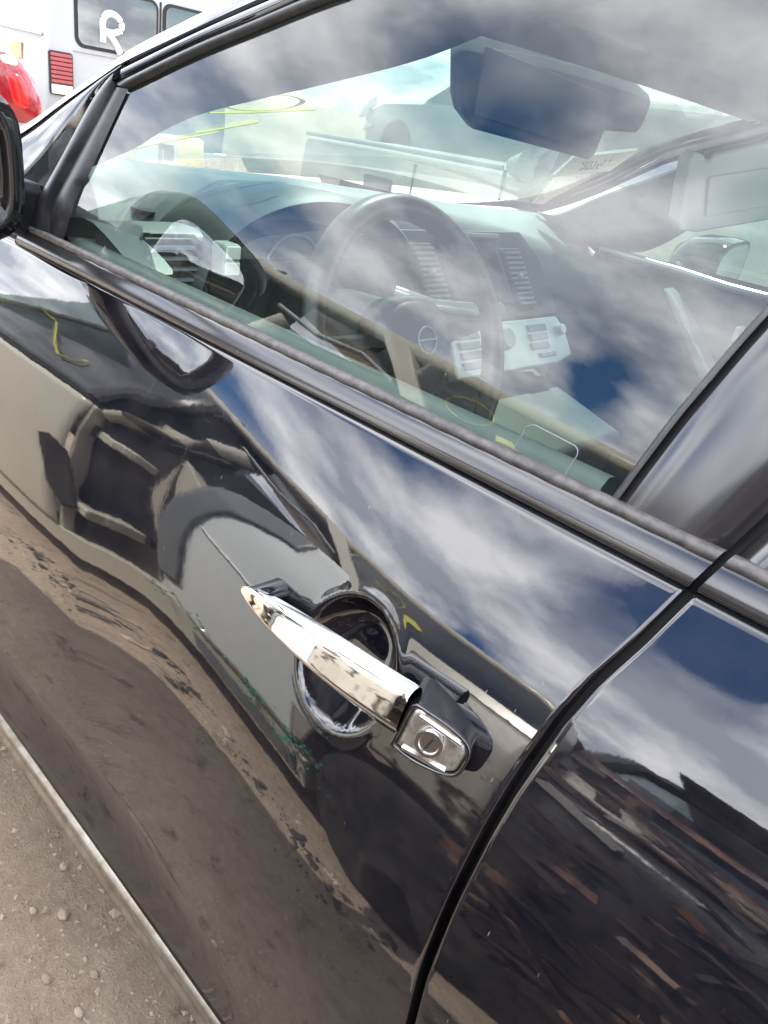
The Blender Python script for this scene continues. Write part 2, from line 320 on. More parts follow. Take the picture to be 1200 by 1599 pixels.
stone(-.905, .318, .009, 'small stone just left of the biggest pale stone in the dirt')
stone(-.78, .285, .011, 'stone at the bottom left, left one of the low pair in the dirt')
stone(-.70, .300, .010, 'lowest stone in the dirt, at the very bottom of the photo')
stone(-.74, .345, .009, 'small stone low in the dirt, right one of the low pair')

# ------------------------------------------------------------------ the black car
car = thing('black_car', 'black car seen close beside its driver door with chrome handle', 'car', (.3, 1.2, 0))
Y0, ZB = .42, 1.10
TD = np.array([.19, .206, .25, .28, .33, .38, .43, .50, .60, .70, .78, .84, .88, .92]); TT = np.array([42, 40, 37, 34, 26, 18, 12, 6, 0, -4, -6, -3, 0, 20.])
def door_profile(x, D):
    """depth of the door skin at each x (len a) and drop D below camera height (len b), by summing the slope downwards"""
    x = np.asarray(x, float); Dg = np.linspace(.19, .92, 366); base = np.interp(Dg, TD, TT)
    sm = lambda q: np.clip(q, 0, 1) ** 2 * (3 - 2 * np.clip(q, 0, 1)); dl = -7.5 * sm((-.22 - x) / .46)
    w = np.interp(Dg, [.30, .42], [1, 0]); bl = 1.5 * sm((-.50 - x) / .4); wb = np.exp(-((Dg - .45) / .05) ** 2)
    tau = np.radians(base[None] + dl[:, None] * w[None] + bl[:, None] * wb[None]); tn = np.tan(tau)
    y = np.concatenate([np.zeros((len(x), 1)), np.cumsum(-(tn[:, 1:] + tn[:, :-1]) / 2 * np.diff(Dg)[None], 1)], 1)
    i0 = np.argmin(abs(Dg - .206)); y += Y0 - y[:, i0:i0 + 1]
    t0 = np.tan(np.radians(base)); yb = np.r_[0, np.cumsum(-(t0[1:] + t0[:-1]) / 2 * np.diff(Dg))]; yb += Y0 - yb[i0]; i6 = np.argmin(abs(Dg - .875))
    y -= (y[:, i6] - yb[i6])[:, None] * sm((Dg - .75) / .12)[None]
    return np.stack([np.interp(D, Dg, r) for r in y])
GAP = [(1.48, .02), (1.40, -.005), (1.30, -.04), (1.20, -.075), (1.134, -.098), (1.113, -.106), (1.09, -.114), (1.055, -.124), (1.027, -.134), (1.0, -.140), (.957, -.145), (.925, -.147), (.865, -.149), (.808, -.149), (.76, -.146), (.60, -.136), (.42, -.12), (.3, -.11)]
def gapx(z): return lerpn(z, GAP)
BOWL = (-.295, .950)
def skin(name, x0f, x1f, edge0, edge1, nx, bowl=False):
    D = np.r_[.2135, .2145, .2155, .217, np.linspace(.2195, .878, 262 if bowl else 160), .886, .893, .90, .92]
    z = CAM_Z - D; u = np.linspace(0, 1, nx); Lx = float(x1f(.9) - x0f(.9)); ed = np.array([.0003, .0007, .0012, .0018, .0026, .0038, .006]) / Lx
    if edge1: u = np.unique(np.r_[u, 1 - ed])
    if edge0: u = np.unique(np.r_[u, ed])
    nx = len(u); P = np.zeros((nx, len(D), 3))
    xs = x0f(.9) + Lx * u; yy = door_profile(xs, np.clip(D, .2135, .878))
    y878 = yy[:, -1]
    for j in range(len(D)):
        P[:, j, 0] = x0f(z[j]) + (x1f(z[j]) - x0f(z[j])) * u; P[:, j, 1] = yy[:, j]; P[:, j, 2] = z[j]
    P[:, 0, 1] += .012; P[:, 1, 1] += .0035; P[:, 2, 1] += .0010
    P[:, -4, 1] = y878 + .001; P[:, -3, 1] = y878 + .006; P[:, -2, 1] = y878 + .02; P[:, -1, 1] = y878 + .09
    if bowl:
        d = np.sqrt(((P[:, :, 0] - BOWL[0]) / 1.04) ** 2 + (P[:, :, 2] - BOWL[1]) ** 2); q = np.clip((.0445 - d) / .030, 0, 1)
        P[:, :, 1] += .026 * (1 - (1 - q) ** 2.2)
        P[:, :, 1] -= .0007 * np.exp(-((d - .0475) / .0035) ** 2)
    # rolled-in edges at the shut lines
    roll = lambda d: np.interp(d, [0, .0003, .0007, .0012, .0018, .0026, .0038], [.020, .0030, .0015, .0008, .00035, .0001, 0])
    if edge1: P[:, :, 1] += roll((1 - u) * Lx)[:, None]
    if edge0: P[:, :, 1] += roll(u * Lx)[:, None]
    b = B(); b.grid(P); return b.build(name, black_paint, car, auto=80)
GW = .0026
fd = skin('front_door', lambda z: -1.16 + 0 * z, lambda z: gapx(z) - GW, False, True, 440, True)
rd = skin('rear_door', lambda z: gapx(z) + GW, lambda z: 1.0 + 0 * z, True, False, 220)
# jamb and rubber behind the shut line
zz = np.linspace(.36, 1.47, 60)
def ygl(z): h = np.asarray(z, float) - ZB; return .430 + .33 * h + .25 * h * h
def yside(x, z): 
    z = np.atleast_1d(z); return np.where(z > 1.088, ygl(z), door_profile([x], np.clip(CAM_Z - z, .2135, .878))[0])
P = np.array([[(gapx(z) + dx, float(yside(-.13, z)[0]) + .017, z) for z in zz] for dx in (-.03, .03)])
B().grid(P).build('door_jamb', gap_dark, car)

# belt mouldings and weathered seals, one set per door
def belt(parent, x0, x1, t0, t1):
    prof = [(.4250, .2165), (.4150, .2140), (.4128, .2110), (.4126, .2085), (.4140, .2050), (.4165, .2005), (.4190, .1965), (.4215, .1935), (.4245, .1920)]
    b = B(); n = 40
    b.grid([[(x0(CAM_Z - d) + (x1(CAM_Z - d) - x0(CAM_Z - d)) * u, y, CAM_Z - d) for y, d in prof] for u in np.linspace(0, 1, n)])
    b.build('belt_molding', cover_black, parent, auto=80)
    prof = [(.4210, .1945), (.4190, .1920), (.4195, .1890), (.4235, .1872), (.4290, .1880), (.4320, .1960)]
    b = B(); b.grid([[(x0(CAM_Z - d) + (x1(CAM_Z - d) - x0(CAM_Z - d)) * u, y + .0004 * math.sin(u * 170), CAM_Z - d) for y, d in prof] for u in np.linspace(0, 1, 120)])
    b.build('belt_seal', seal_grey, parent, auto=80)
belt(fd, lambda z: -1.038 + 0 * z, lambda z: gapx(z) - GW, 0, 0)
belt(rd, lambda z: gapx(z) + GW, lambda z: 1.0 + 0 * z, 0, 0)
B().box((-.1, .432, 1.083), (2.0, .012, .012)).build('belt_groove', gap_dark, car)
# chrome strip low on the doors
def sidestrip(parent, x0, x1):
    prof = [(.304, .853), (.2955, .857), (.2930, .866), (.2955, .8715), (.2950, .875), (.2915, .879), (.2925, .888), (.298, .894), (.308, .897)]
    xs = np.linspace(x0, x1, 60)
    yb = door_profile(xs, np.array([.871]))[:, 0] - .3
    b = B(); b.grid([[(x, y + yb[i], CAM_Z - d) for y, d in prof] for i, x in enumerate(xs)]); b.build('side_trim', strip_m, parent, auto=80)
sidestrip(fd, -1.16, float(gapx(.43)) - GW); sidestrip(rd, float(gapx(.43)) + GW, 1.0)

# window glass, seals, pillar cover, painted frame
GF = [(-.947, 1.095), (-.945, 1.116), (-.941, 1.169), (-.932, 1.185), (-.920, 1.235), (-.910, 1.283)]
GT = [(-.910, 1.283), (-.812, 1.322), (-.723, 1.353), (-.623, 1.386), (-.50, 1.418), (-.30, 1.443), (-.08, 1.452)]
BP = [(-.184, 1.095), (-.182, 1.11), (-.171, 1.161), (-.164, 1.187), (-.150, 1.234), (-.12, 1.32), (-.075, 1.452)]
def band(A, Bq, offs, m_, name, parent, n=60, auto=60, ns=None):
    A = smoothline(A, n); Bq = smoothline(Bq, n); k = len(offs); P = np.zeros((n, k, 3))
    for j, o in enumerate(offs):
        t = j / (k - 1); q = A + (Bq - A) * t; P[:, j, 0] = q[:, 0]; P[:, j, 2] = q[:, 1]; P[:, j, 1] = ygl(q[:, 1]) - o
    return B().grid(P).build(name, m_, parent, auto=auto)
bot = [(-.99, 1.09), (-.7, 1.09), (-.4, 1.09), (-.13, 1.09)]
top = [(-.955, 1.275), (-.70, 1.375), (-.45, 1.44), (-.05, 1.465)]
gl = band(bot, top, [0.] * 24, side_glass, 'window_glass', fd, 60)
# a small thin rounded outline in the rear lower corner of the pane
bs = B(); loop = [(-.262, 1.128), (-.258, 1.131), (-.222, 1.129), (-.219, 1.126), (-.222, 1.106), (-.226, 1.103), (-.262, 1.106), (-.265, 1.109)]
bs.tube([(x, float(ygl(z)) - .0012, z) for x, z in resample(loop + loop[:1], 40)[:-1]], .0005, 6, closed=True, flat=.6)
bs.build('rounded_outline', button_grey, fd)
band(GF, [(-.965, 1.095), (-.990, 1.137), (-.975, 1.185), (-.962, 1.215), (-.948, 1.25), (-.936, 1.283)], [.002, .006, .007, .006, .004], rubber, 'glass_channel', fd)
band([(-.965, 1.095), (-.990, 1.137), (-.975, 1.185), (-.962, 1.215), (-.948, 1.25), (-.936, 1.285)],
     [(-1.044, 1.086), (-1.029, 1.142), (-1.002, 1.196), (-.975, 1.262), (-.957, 1.289), (-.937, 1.304)], [.004, .0105, .0115, .0115, .009, .0], trim_black, 'mirror_sail', fd)
band(GT, [(-.937, 1.288), (-.82, 1.3335), (-.73, 1.364), (-.640, 1.394), (-.50, 1.430), (-.30, 1.456), (-.06, 1.466)], [.001, .006, .0085, .0085, .006, .002], rubber, 'window_seal', fd)
band([(-.937, 1.289), (-.82, 1.334), (-.73, 1.3645), (-.640, 1.395), (-.50, 1.431), (-.30, 1.457), (-.06, 1.467)],
     [(-.938, 1.304), (-.831, 1.3445), (-.741, 1.3765), (-.640, 1.408), (-.50, 1.446), (-.30, 1.475), (-.05, 1.487)], [.001, .005, .006, .006, .005, -.004], black_paint, 'window_frame', fd)
gp = [(float(gapx(z)) - GW, z) for z in (1.095, 1.11, 1.161, 1.187, 1.234, 1.32, 1.452)]
band([(x + .001, z) for x, z in BP], gp, [.0, .006, .0072, .0078, .008, .0075, .006, -.01], cover_black, 'pillar_cover', fd)
band([(x - .004, z) for x, z in BP], [(x + .002, z) for x, z in BP], [.0005, .004, .0055, .006], rubber, 'pillar_seal', fd)
gp2 = [(float(gapx(z)) + GW, z) for z in (1.095, 1.11, 1.161, 1.187, 1.234, 1.32, 1.452)]
band(gp2, [(x + .055, z) for x, z in gp2], [-.01, .006, .0075, .008, .008, .006, .001], cover_black, 'pillar_cover', rd)
rg = band([(-.042, 1.09), (.3, 1.09), (.7, 1.09), (.98, 1.10)], [(.07, 1.462), (.3, 1.462), (.7, 1.44), (.98, 1.36)], [0.] * 12, side_glass, 'window_glass', rd)
band([(.03, 1.452), (.3, 1.452), (.7, 1.43), (.99, 1.35)], [(.03, 1.487), (.3, 1.487), (.7, 1.465), (1.0, 1.39)], [.002, .008, .008, -.004], black_paint, 'window_frame', rd)

# fender corner ahead of the mirror sail, then the windscreen pillar and roof rail
SO = [(-1.046, 1.085), (-1.030, 1.142), (-1.003, 1.196), (-.976, 1.262), (-.958, 1.289), (-.938, 1.305)]
FL = [(-1.60, 1.06), (-1.32, 1.125), (-1.144, 1.199), (-1.051, 1.249), (-.975, 1.289), (-.940, 1.306)]
fender = band(SO, FL, [-.004, .003, .0045, .0045, .0045, .003, -.001], black_paint, 'fender', car)
RAIL = [(-1.62, 1.062), (-1.33, 1.127), (-1.142, 1.203), (-1.049, 1.253), (-.973, 1.293), (-.939, 1.310), (-.831, 1.349), (-.741, 1.381), (-.640, 1.414), (-.50, 1.452), (-.30, 1.482), (0, 1.500), (.6, 1.49), (1.2, 1.42)]
RL = smoothline(RAIL, 90); sec = [(.006, -.006), (-.003, .0), (.001, .005), (.007, .012), (.015, .0195), (.026, .0265), (.040, .0315), (.06, .034), (.085, .030)]
P = np.array([[(x, float(ygl(z)) + dy, z + dz) for dy, dz in sec] for x, z in RL])
B().grid(P).build('roof_rail', black_paint, car, auto=80)
P2 = P.copy(); P2[:, :, 1] = 2.42 - P[:, :, 1]; B().grid(P2).build('roof_rail', black_paint, car, auto=80)
# fender below the beltline, bonnet
xs = np.linspace(-2.4, -1.163, 40); D = np.linspace(.2155, .88, 60); yy = door_profile(np.full(40, -1.16), D) + (.10 * np.clip((-1.3 - xs) / 1.1, 0, 1) ** 2)[:, None]
P = np.stack([np.repeat(xs[:, None], 60, 1), yy, np.repeat((CAM_Z - D)[None], 40, 0) - .16 * np.clip((-1.2 - xs[:, None]) / 1.2, 0, 1) ** 1.5 * (1 - (D[None] - .2155) / .7)], -1)
B().grid(P).build('fender_side', black_paint, car, auto=80)
u = np.linspace(-1, 1, 30); v = np.linspace(0, 1, 24)
P = np.array([[(-1.34 - 1.0 * t - .08 * (1 - a * a), 1.21 + .76 * a, 1.085 - .17 * t ** 1.4 + .035 * (1 - a ** 4)) for t in v] for a in u])
B().grid(P).build('bonnet', black_paint, car, solid=.004)
P = np.array([[(-2.34 - .10 * (1 - a * a) - .06 * math.sin(t * 3.1), 1.21 + .78 * a, .93 - .65 * t) for t in np.linspace(0, 1, 12)] for a in u]); B().grid(P).build('front_bumper', black_paint, car)
# roof skin and headliner
xs = smoothline([(-.70, 1.435), (-.50, 1.482), (-.30, 1.512), (0, 1.530), (.6, 1.52), (1.2, 1.45)], 40)
def roof_pt(x, z, a): yl = float(ygl(z - .03)) + .07; yc = 1.21; return (x - .05 * (1 - a * a) * (1 if x < 0 else -1), yc + (yc - yl) * a, z + .05 * (1 - a * a))
B().grid([[roof_pt(x, z, a) for a in np.linspace(-1, 1, 24)] for x, z in xs]).build('roof_panel', black_paint, car)
B().grid([[(roof_pt(x, z, a)[0], roof_pt(x, z, a)[1], roof_pt(x, z, a)[2] - .035) for a in np.linspace(-1, 1, 24)] for x, z in xs]).build('headliner', liner, car)
# windscreen and its dark header edge
def ws(a, t):
    x = -1.29 + (.57) * t; z = 1.150 + .30 * t - .02 * t * t; hw = .735 - .13 * t
    return (x - .07 * (1 - a * a) * (1 - .4 * t), 1.21 + hw * a, z + .012 * (1 - a * a))
wsd = B().grid([[ws(a, t) for t in np.linspace(0, 1, 20)] for a in np.linspace(-1, 1, 30)]).build('windshield', screen_glass, car)
P = [[np.array(ws(a, t)) + np.array((.012, 0, -.006 - .012 * k)) for t, k in ((.93, 0), (1.02, 1), (1.10, 1.4))] for a in np.linspace(-1, 1, 30)]
B().grid(P).build('header_trim', liner, car)
# windscreen pillar trims inside
INN = [(-1.19, .585, 1.172), (-1.11, .612, 1.203), (-1.05, .62, 1.233), (-.957, .62, 1.265), (-.837, .625, 1.295), (-.725, .635, 1.323), (-.615, .655, 1.356), (-.523, .68, 1.395), (-.35, .70, 1.44)]
OUT = [(-1.19, .47, 1.13), (-1.09, .49, 1.185), (-1.02, .50, 1.235), (-.94, .512, 1.30), (-.83, .532, 1.345), (-.72, .547, 1.383), (-.60, .562, 1.423), (-.50, .58, 1.455), (-.33, .60, 1.485)]
a_ = smoothline(INN, 40); b_ = smoothline(OUT, 40)
P = np.stack([b_, b_ * .66 + a_ * .34 + np.array((.012, -.004, -.004)), b_ * .33 + a_ * .67 + np.array((.014, -.004, -.006)), a_, a_ + np.array((-.03, .0, .012))], 1)
B().grid(P).build('pillar_trim', pillar_dark, car)
INR = [(-1.20, 1.80, 1.142), (-1.131, 1.79, 1.148), (-1.004, 1.78, 1.215), (-.837, 1.78, 1.300), (-.72, 1.775, 1.36), (-.6, 1.76, 1.42)]
OUR = [(-1.16, 1.90, 1.085), (-1.00, 1.905, 1.085), (-.90, 1.90, 1.12), (-.76, 1.885, 1.24), (-.66, 1.87, 1.32), (-.52, 1.85, 1.40)]
a_ = smoothline(INR, 40); b_ = smoothline(OUR, 40)
P = np.stack([a_ + np.array((-.02, .02, .0)), a_, a_ * .66 + b_ * .34 + np.array((.008, -.012, 0)), a_ * .33 + b_ * .67 + np.array((.008, -.010, 0)), b_], 1)
B().grid(P).build('pillar_trim', pillar_trim, car)

# ---- dashboard
def zw(y): return lerpn(y, [(.4, 1.178), (.7, 1.177), (.94, 1.172), (1.16, 1.163), (1.5, 1.146), (1.9, 1.136), (2.0, 1.135)])
def zr(y): return lerpn(y, [(.4, 1.06), (.52, 1.075), (.61, 1.092), (.66, 1.13), (.73, 1.172), (.876, 1.187), (1.02, 1.176), (1.2, 1.160), (1.42, 1.132), (1.7, 1.085), (1.86, 1.055), (2.0, 1.04)])
rows = []
for y in np.linspace(.49, 1.90, 90):
    w_, r_ = float(zw(y)), float(zr(y)); rows.append([(-1.33, y, w_ - .03), (-1.27, y, w_ - .003), (-1.22, y, w_ + .001), (-1.12, y, (w_ + r_) / 2 + .005), (-1.04, y, r_ + .004), (-1.0, y, r_), (-.98, y, r_ - .012), (-.965, y, r_ - .04), (-.957, y, r_ - .08), (-.96, y, r_ - .15), (-.985, y, r_ - .24), (-1.04, y, r_ - .33), (-1.06, y, .55)])
dash = B().grid(rows).build('dashboard', dash_grey, car, sub=1)
# instrument hood with its gauge inside
def arch(x, w, h, zc, yc, n=30): return [(x, yc - w * math.cos(a), zc + h * math.sin(a) ** .8) for a in np.linspace(0, math.pi, n)]
bi = B(); bi.grid([arch(-1.02, .235, .165, 1.02, .80), arch(-.94, .232, .170, 1.02, .80), arch(-.895, .225, .168, 1.02, .80), arch(-.882, .216, .160, 1.02, .80), arch(-.888, .208, .152, 1.02, .80), arch(-.96, .195, .135, 1.02, .80)])
hood = bi.build('instrument_hood', dash_dark, car, auto=70)
bi = B(); bi.prism([(-.962, y, z) for _, y, z in arch(0, .20, .14, 1.00, .80)], (-.02, 0, 0)); bi.build('gauge_panel', screen_m, hood)
for yc, zc, r in ((.955, 1.065, .062), (.80, 1.065, .055)):
    B().tube([(-.955, yc + r * math.cos(a), zc + r * math.sin(a)) for a in np.linspace(0, 2 * math.pi, 40, endpoint=False)], .0028, 8, closed=True).build('gauge_ring', silver_plastic, hood)
# lower column area and knee panel stay dark
B().grid([[(-.952 + .01 * math.sin(3 * t), y, 1.085 - .5 * t) for t in np.linspace(0, 1, 10)] for y in np.linspace(.62, 1.03, 12)]).build('knee_panel', dash_dark, car)
# centre stack, tilted towards the cabin: local (y, s) with s down the slope
ang = math.atan2(.05, .085)
def stack(y, s, out=0.): return (-.944 + s * math.sin(ang) + out * math.cos(ang), y, 1.125 - s * math.cos(ang) + out * math.sin(ang))
def plate(pts, out, thick): 
    b = B(); b.prism([stack(y, s, out) for y, s in pts], tuple(np.array(stack(0, 0, thick)) - np.array(stack(0, 0, 0)))); return b
cs = plate([(1.00, -.01), (1.37, -.012), (1.42, .04), (1.45, .16), (1.05, .16), (1.0, .06)], -.02, .024).build('centre_stack', dash_dark, car, bevel=.004, smooth=True)
def vent(y0, y1, s0, s1, n, lean=0.02, label=None):
    v = plate([(y0 - .006, s0 - .006), (y1 + .006, s0 - .006), (y1 + lean + .006, s1 + .006), (y0 + lean + .006, s1 + .006)], .004, .006).build('air_vent', dash_dark, car, bevel=.002)
    for i in range(n):
        s = s0 + (s1 - s0) * (i + .5) / n; l = lean * (i + .5) / n
        plate([(y0 + l, s - .0024), (y1 + l, s - .0024), (y1 + l, s + .0024), (y0 + l, s + .0024)], .010, .007).build('slat', button_grey, v, smooth=False)
    plate([((y0 + y1) / 2 + lean * .4 - .006, s0 + (s1 - s0) * .42), ((y0 + y1) / 2 + lean * .4 + .006, s0 + (s1 - s0) * .42), ((y0 + y1) / 2 + lean * .4 + .006, s0 + (s1 - s0) * .48), ((y0 + y1) / 2 + lean * .4 - .006, s0 + (s1 - s0) * .48)], .014, .008).build('thumb_slider', silver_plastic, v, smooth=False)
vent(1.026, 1.078, .022, .125, 11); vent(1.285, 1.338, .030, .140, 11)
scr = plate([(1.098, .008), (1.265, .012), (1.288, .135), (1.112, .130)], .004, .014).build('display_screen', dash_dark, car, bevel=.006)
plate([(1.116, .030), (1.250, .032), (1.270, .122), (1.128, .120)], .0185, .002).build('screen_pane', screen_m, scr, smooth=False)
plate([(1.096, .000), (1.266, .002), (1.268, .012), (1.098, .010)], .006, .020).build('screen_hood', dash_grey, scr, bevel=.003)
cl = plate([(1.07, .165), (1.425, .165), (1.445, .19), (1.455, .25), (1.40, .262), (1.07, .262)], -.012, .026).build('climate_panel', silver_plastic, car, bevel=.005)
for k, (y, s) in enumerate([(1.12, .185), (1.12, .203), (1.12, .221), (1.12, .24), (1.34, .185), (1.34, .203), (1.34, .221)]):
    plate([(y - .03, s - .007), (y + .03, s - .007), (y + .034, s + .007), (y - .026, s + .007)], .0145, .004).build('button', button_grey, cl, bevel=.0015)
plate([(1.335, .236), (1.385, .236), (1.388, .246), (1.338, .246)], .0145, .005).build('rocker_switch', button_grey, cl, bevel=.002)
for y, s, r in ((1.23, .20, .022), (1.42, .195, .012)):
    B().disc(stack(y, s, .0135), np.array(stack(0, 0, 1)) - np.array(stack(0, 0, 0)), r, .014, 24, r * .86).build('knob', button_grey if r > .02 else silver_plastic, cl, bevel=.001)
# silver flank of the console below
B().tube([stack(1.445, .20, 0), (-.865, 1.45, .86), (-.84, 1.43, .74), (-.80, 1.41, .62)], .010, 8).build('console_trim', silver_plastic, car)
B().box((-.80, 1.25, .70), (.30, .32, .32), ('Y', .25)).build('console', dash_dark, car, bevel=.02)
# driver-side end of the dash: side vent, demister, switch block
lv = B().prism([(-.905, .512, 1.122), (-.905, .585, 1.122), (-.900, .612, 1.04), (-.900, .545, 1.03)], (-.012, 0, 0)).build('air_vent', dash_dark, car, bevel=.004)
for i in range(6):
    z = 1.112 - i * .0135; d = .005 * i
    B().box((-.899, .553 + d, z), (.010, .058, .0035)).build('slat', button_grey, lv, smooth=False)
B().tube([(-.9035, y, z) for y, z in [(.512, 1.03), (.507, 1.115), (.513, 1.126), (.585, 1.126), (.594, 1.118), (.620, 1.03)]], .0028, 8).build('vent_surround', rubber, lv)
B().prism([(-.99, .49, 1.128), (-.935, .49, 1.130), (-.912, .49, 1.122), (-.908, .49, 1.00), (-.98, .49, 1.0)], (0, .13, 0)).build('dash_end', dash_grey, car, bevel=.008, seg=3)
ov = [(-1.10 + .030 * math.cos(a), .62 + .012 * math.sin(a) , 1.181) for a in np.linspace(0, 6.283, 24, endpoint=False)]
B().prism([(-1.09 + .034 * math.cos(a), .615 + .012 * math.sin(a), 1.122) for a in np.linspace(0, 6.283, 24, endpoint=False)], (0, 0, .006)).build('demister_vent', trim_black, car)
sw = B().box((-.86, .606, 1.106), (.03, .026, .042)).build('switch_block', white_plastic, car, bevel=.004)
for i in range(2): B().box((-.844, .606, 1.117 - i * .020), (.004, .021, .016)).build('button', visor_cream, sw, bevel=.001)
# ---- steering wheel
Cw = np.array((-.69, .805, 1.03)); aw = math.radians(23); nw = np.array((math.cos(aw), 0, math.sin(aw))); uw = np.array((0, 1., 0)); vw = np.cross(nw, uw)
def wp(r, th, o=0.): return Cw + r * (math.cos(th) * uw + math.sin(th) * vw) + o * nw
if vw[2] < 0: vw = -vw
sw_ = B().tube([wp(.180, a) for a in np.linspace(0, 2 * math.pi, 64, endpoint=False)], .0175, 14, closed=True, up=nw).build('steering_wheel', leather, car)
hub = [(.0, .080), (.4, .082), (.8, .078), (1.2, .070), (1.57, .066), (1.94, .070), (2.34, .078), (2.74, .082), (3.14, .080), (3.7, .080), (4.2, .086), (4.71, .09), (5.2, .086), (5.8, .080)]
hb = B().loft([[wp(r * k, a, o) for a, r in hub] for k, o in ((1.0, -.045), (1.04, -.02), (.97, .005), (.75, .018), (.4, .024), (.08, .026))]).build('airbag_hub', leather, sw_, sub=1)
for a in (.10, math.pi - .10, math.pi * 1.5):
    q = [wp(r, a, -.012 + .01 * (r > .14)) for r in (.06, .10, .14, .178)]; B().tube(q, [.026, .022, .018, .014], 10, flat=.45).build('spoke', leather, sw_)
B().tube([wp(.018, a, .0265) for a in np.linspace(0, 6.283, 30, endpoint=False)], .0014, 6, closed=True).build('emblem', button_grey, sw_)
B().tube([wp(.018, math.pi, .0275), wp(.018, 0, .0275)], .0014, 6).build('emblem', button_grey, sw_)
# stalk and column
B().tube([(-.79, .86, 1.075), (-.745, .90, 1.063), (-.72, .955, 1.060), (-.715, .985, 1.058)], [.007, .009, .011, .011], 10).build('wiper_stalk', silver_plastic, car, smooth=True)
B().tube([(-.715, .980, 1.058), (-.712, 1.02, 1.057)], .014, 12).build('stalk_end', button_grey, car)
B().tube([(-.95, .805, 1.0), (-.72, .805, 1.02)], [.06, .055], 14).build('column_cover', dash_dark, car)
# ---- rear-view mirror, visor, far-side pieces
mb = [(-.85, .985, 1.425), (-.83, .990, 1.335), (-.83, 1.000, 1.318), (-.83, 1.035, 1.300), (-.83, 1.375, 1.283), (-.83, 1.392, 1.292), (-.83, 1.405, 1.335), (-.83, 1.52, 1.342), (-.83, 1.535, 1.352), (-.83, 1.550, 1.400), (-.83, 1.535, 1.412), (-.84, 1.42, 1.44), (-.86, 1.2, 1.46)]
rv = B().prism(mb[:8] + mb[8:], (-.035, 0, .01)).build('rearview_mirror', pillar_dark, car, bevel=.012, seg=4)
B().prism([(-.829, 1.012, 1.322), (-.829, 1.375, 1.300), (-.829, 1.385, 1.392), (-.829, 1.012, 1.412)], (.003, 0, 0)).build('mirror_glass', mirror_dim, rv, bevel=.001)  # dark silhouette tone put into the glass colour, not a true reflection
vz = [(-.6, 1.283, 1.312), (-.6, 1.312, 1.218), (-.6, 1.335, 1.205), (-.6, 1.40, 1.203), (-.6, 1.709, 1.232), (-.6, 1.80, 1.24), (-.6, 1.80, 1.385), (-.6, 1.573, 1.363), (-.6, 1.375, 1.328), (-.6, 1.362, 1.318), (-.6, 1.345, 1.316), (-.6, 1.335, 1.322), (-.6, 1.30, 1.324)]
vi = B().prism(vz, (-.022, 0, .004)).build('sun_visor', visor_cream, car, bevel=.006, seg=3)
B().prism([(-.599, 1.366, 1.293), (-.599, 1.404, 1.231), (-.599, 1.70, 1.262), (-.599, 1.70, 1.335)], (.004, 0, 0)).build('vanity_cover', visor_cream, vi, bevel=.002)
# far door: inner panel, pull handle, sill, lock; far mirror and glass
P = [[(x, 1.90 - .05 * math.exp(-((z - .9) / .12) ** 2), z) for z in np.linspace(.35, 1.075, 24)] for x in np.linspace(-1.06, .1, 20)]
fdr = B().grid(P).build('far_door_panel', dash_dark, car, solid=.01)
B().tube([(-1.05, 1.895, 1.083), (-.82, 1.89, 1.079), (-.70, 1.885, 1.072), (-.1, 1.885, 1.07)], .009, 8).build('door_sill_trim', silver_plastic, fdr)
B().prism([(-.815, 1.80, 1.045), (-.79, 1.80, 1.035), (-.755, 1.80, 1.005), (-.69, 1.80, .945), (-.62, 1.80, .875), (-.66, 1.80, .87), (-.72, 1.80, .94), (-.775, 1.80, 1.0)], (0, .06, 0)).build('pull_handle', silver_plastic, fdr, bevel=.006, seg=3)
B().prism([(-.748, 1.796, .985), (-.735, 1.796, .980), (-.682, 1.796, .925), (-.694, 1.796, .918)], (0, .006, 0)).build('window_switch', button_grey, fdr, bevel=.001)
B().box((-.625, 1.845, .985), (.012, .03, .036)).build('lock_lever', visor_cream, fdr, bevel=.004)
P = [[(x + .0, 1.93 - .33 * (z - 1.08), z) for z in (1.075, 1.2, 1.3, 1.42)] for x in np.linspace(-1.0, .9, 10)]
P = np.array(P); P[:, :, 0] = np.where(P[:, :, 0] < -.5, np.maximum(P[:, :, 0], -1.05 + (P[:, :, 2] - 1.075) * 1.6), P[:, :, 0])
B().grid(P).build('far_window', screen_glass, car)
rm = []
for x, k in ((-.80, 1.), (-.83, 1.04), (-.90, .95), (-.94, .6)):
    rm.append([(x, 2.125 + .095 * k * math.copysign(abs(math.cos(a)) ** .6, math.cos(a)), 1.09 + .062 * k * math.copysign(abs(math.sin(a)) ** .6, math.sin(a)) + .02 * math.cos(a)) for a in np.linspace(0, 6.283, 28, endpoint=False)])
fm = B().loft(rm[::-1]).build('side_mirror', mirror_black, car, auto=60)
B().prism([(-.797, 2.125 + .083 * math.copysign(abs(math.cos(a)) ** .6, math.cos(a)), 1.09 + .052 * math.copysign(abs(math.sin(a)) ** .6, math.sin(a)) + .02 * math.cos(a)) for a in np.linspace(0, 6.283, 28, endpoint=False)], (-.002, 0, 0)).build('mirror_glass', mirror_m, fm)
B().tube([(-.87, 1.95, 1.07), (-.87, 2.06, 1.075)], .02, 8).build('mirror_arm', mirror_black, fm)
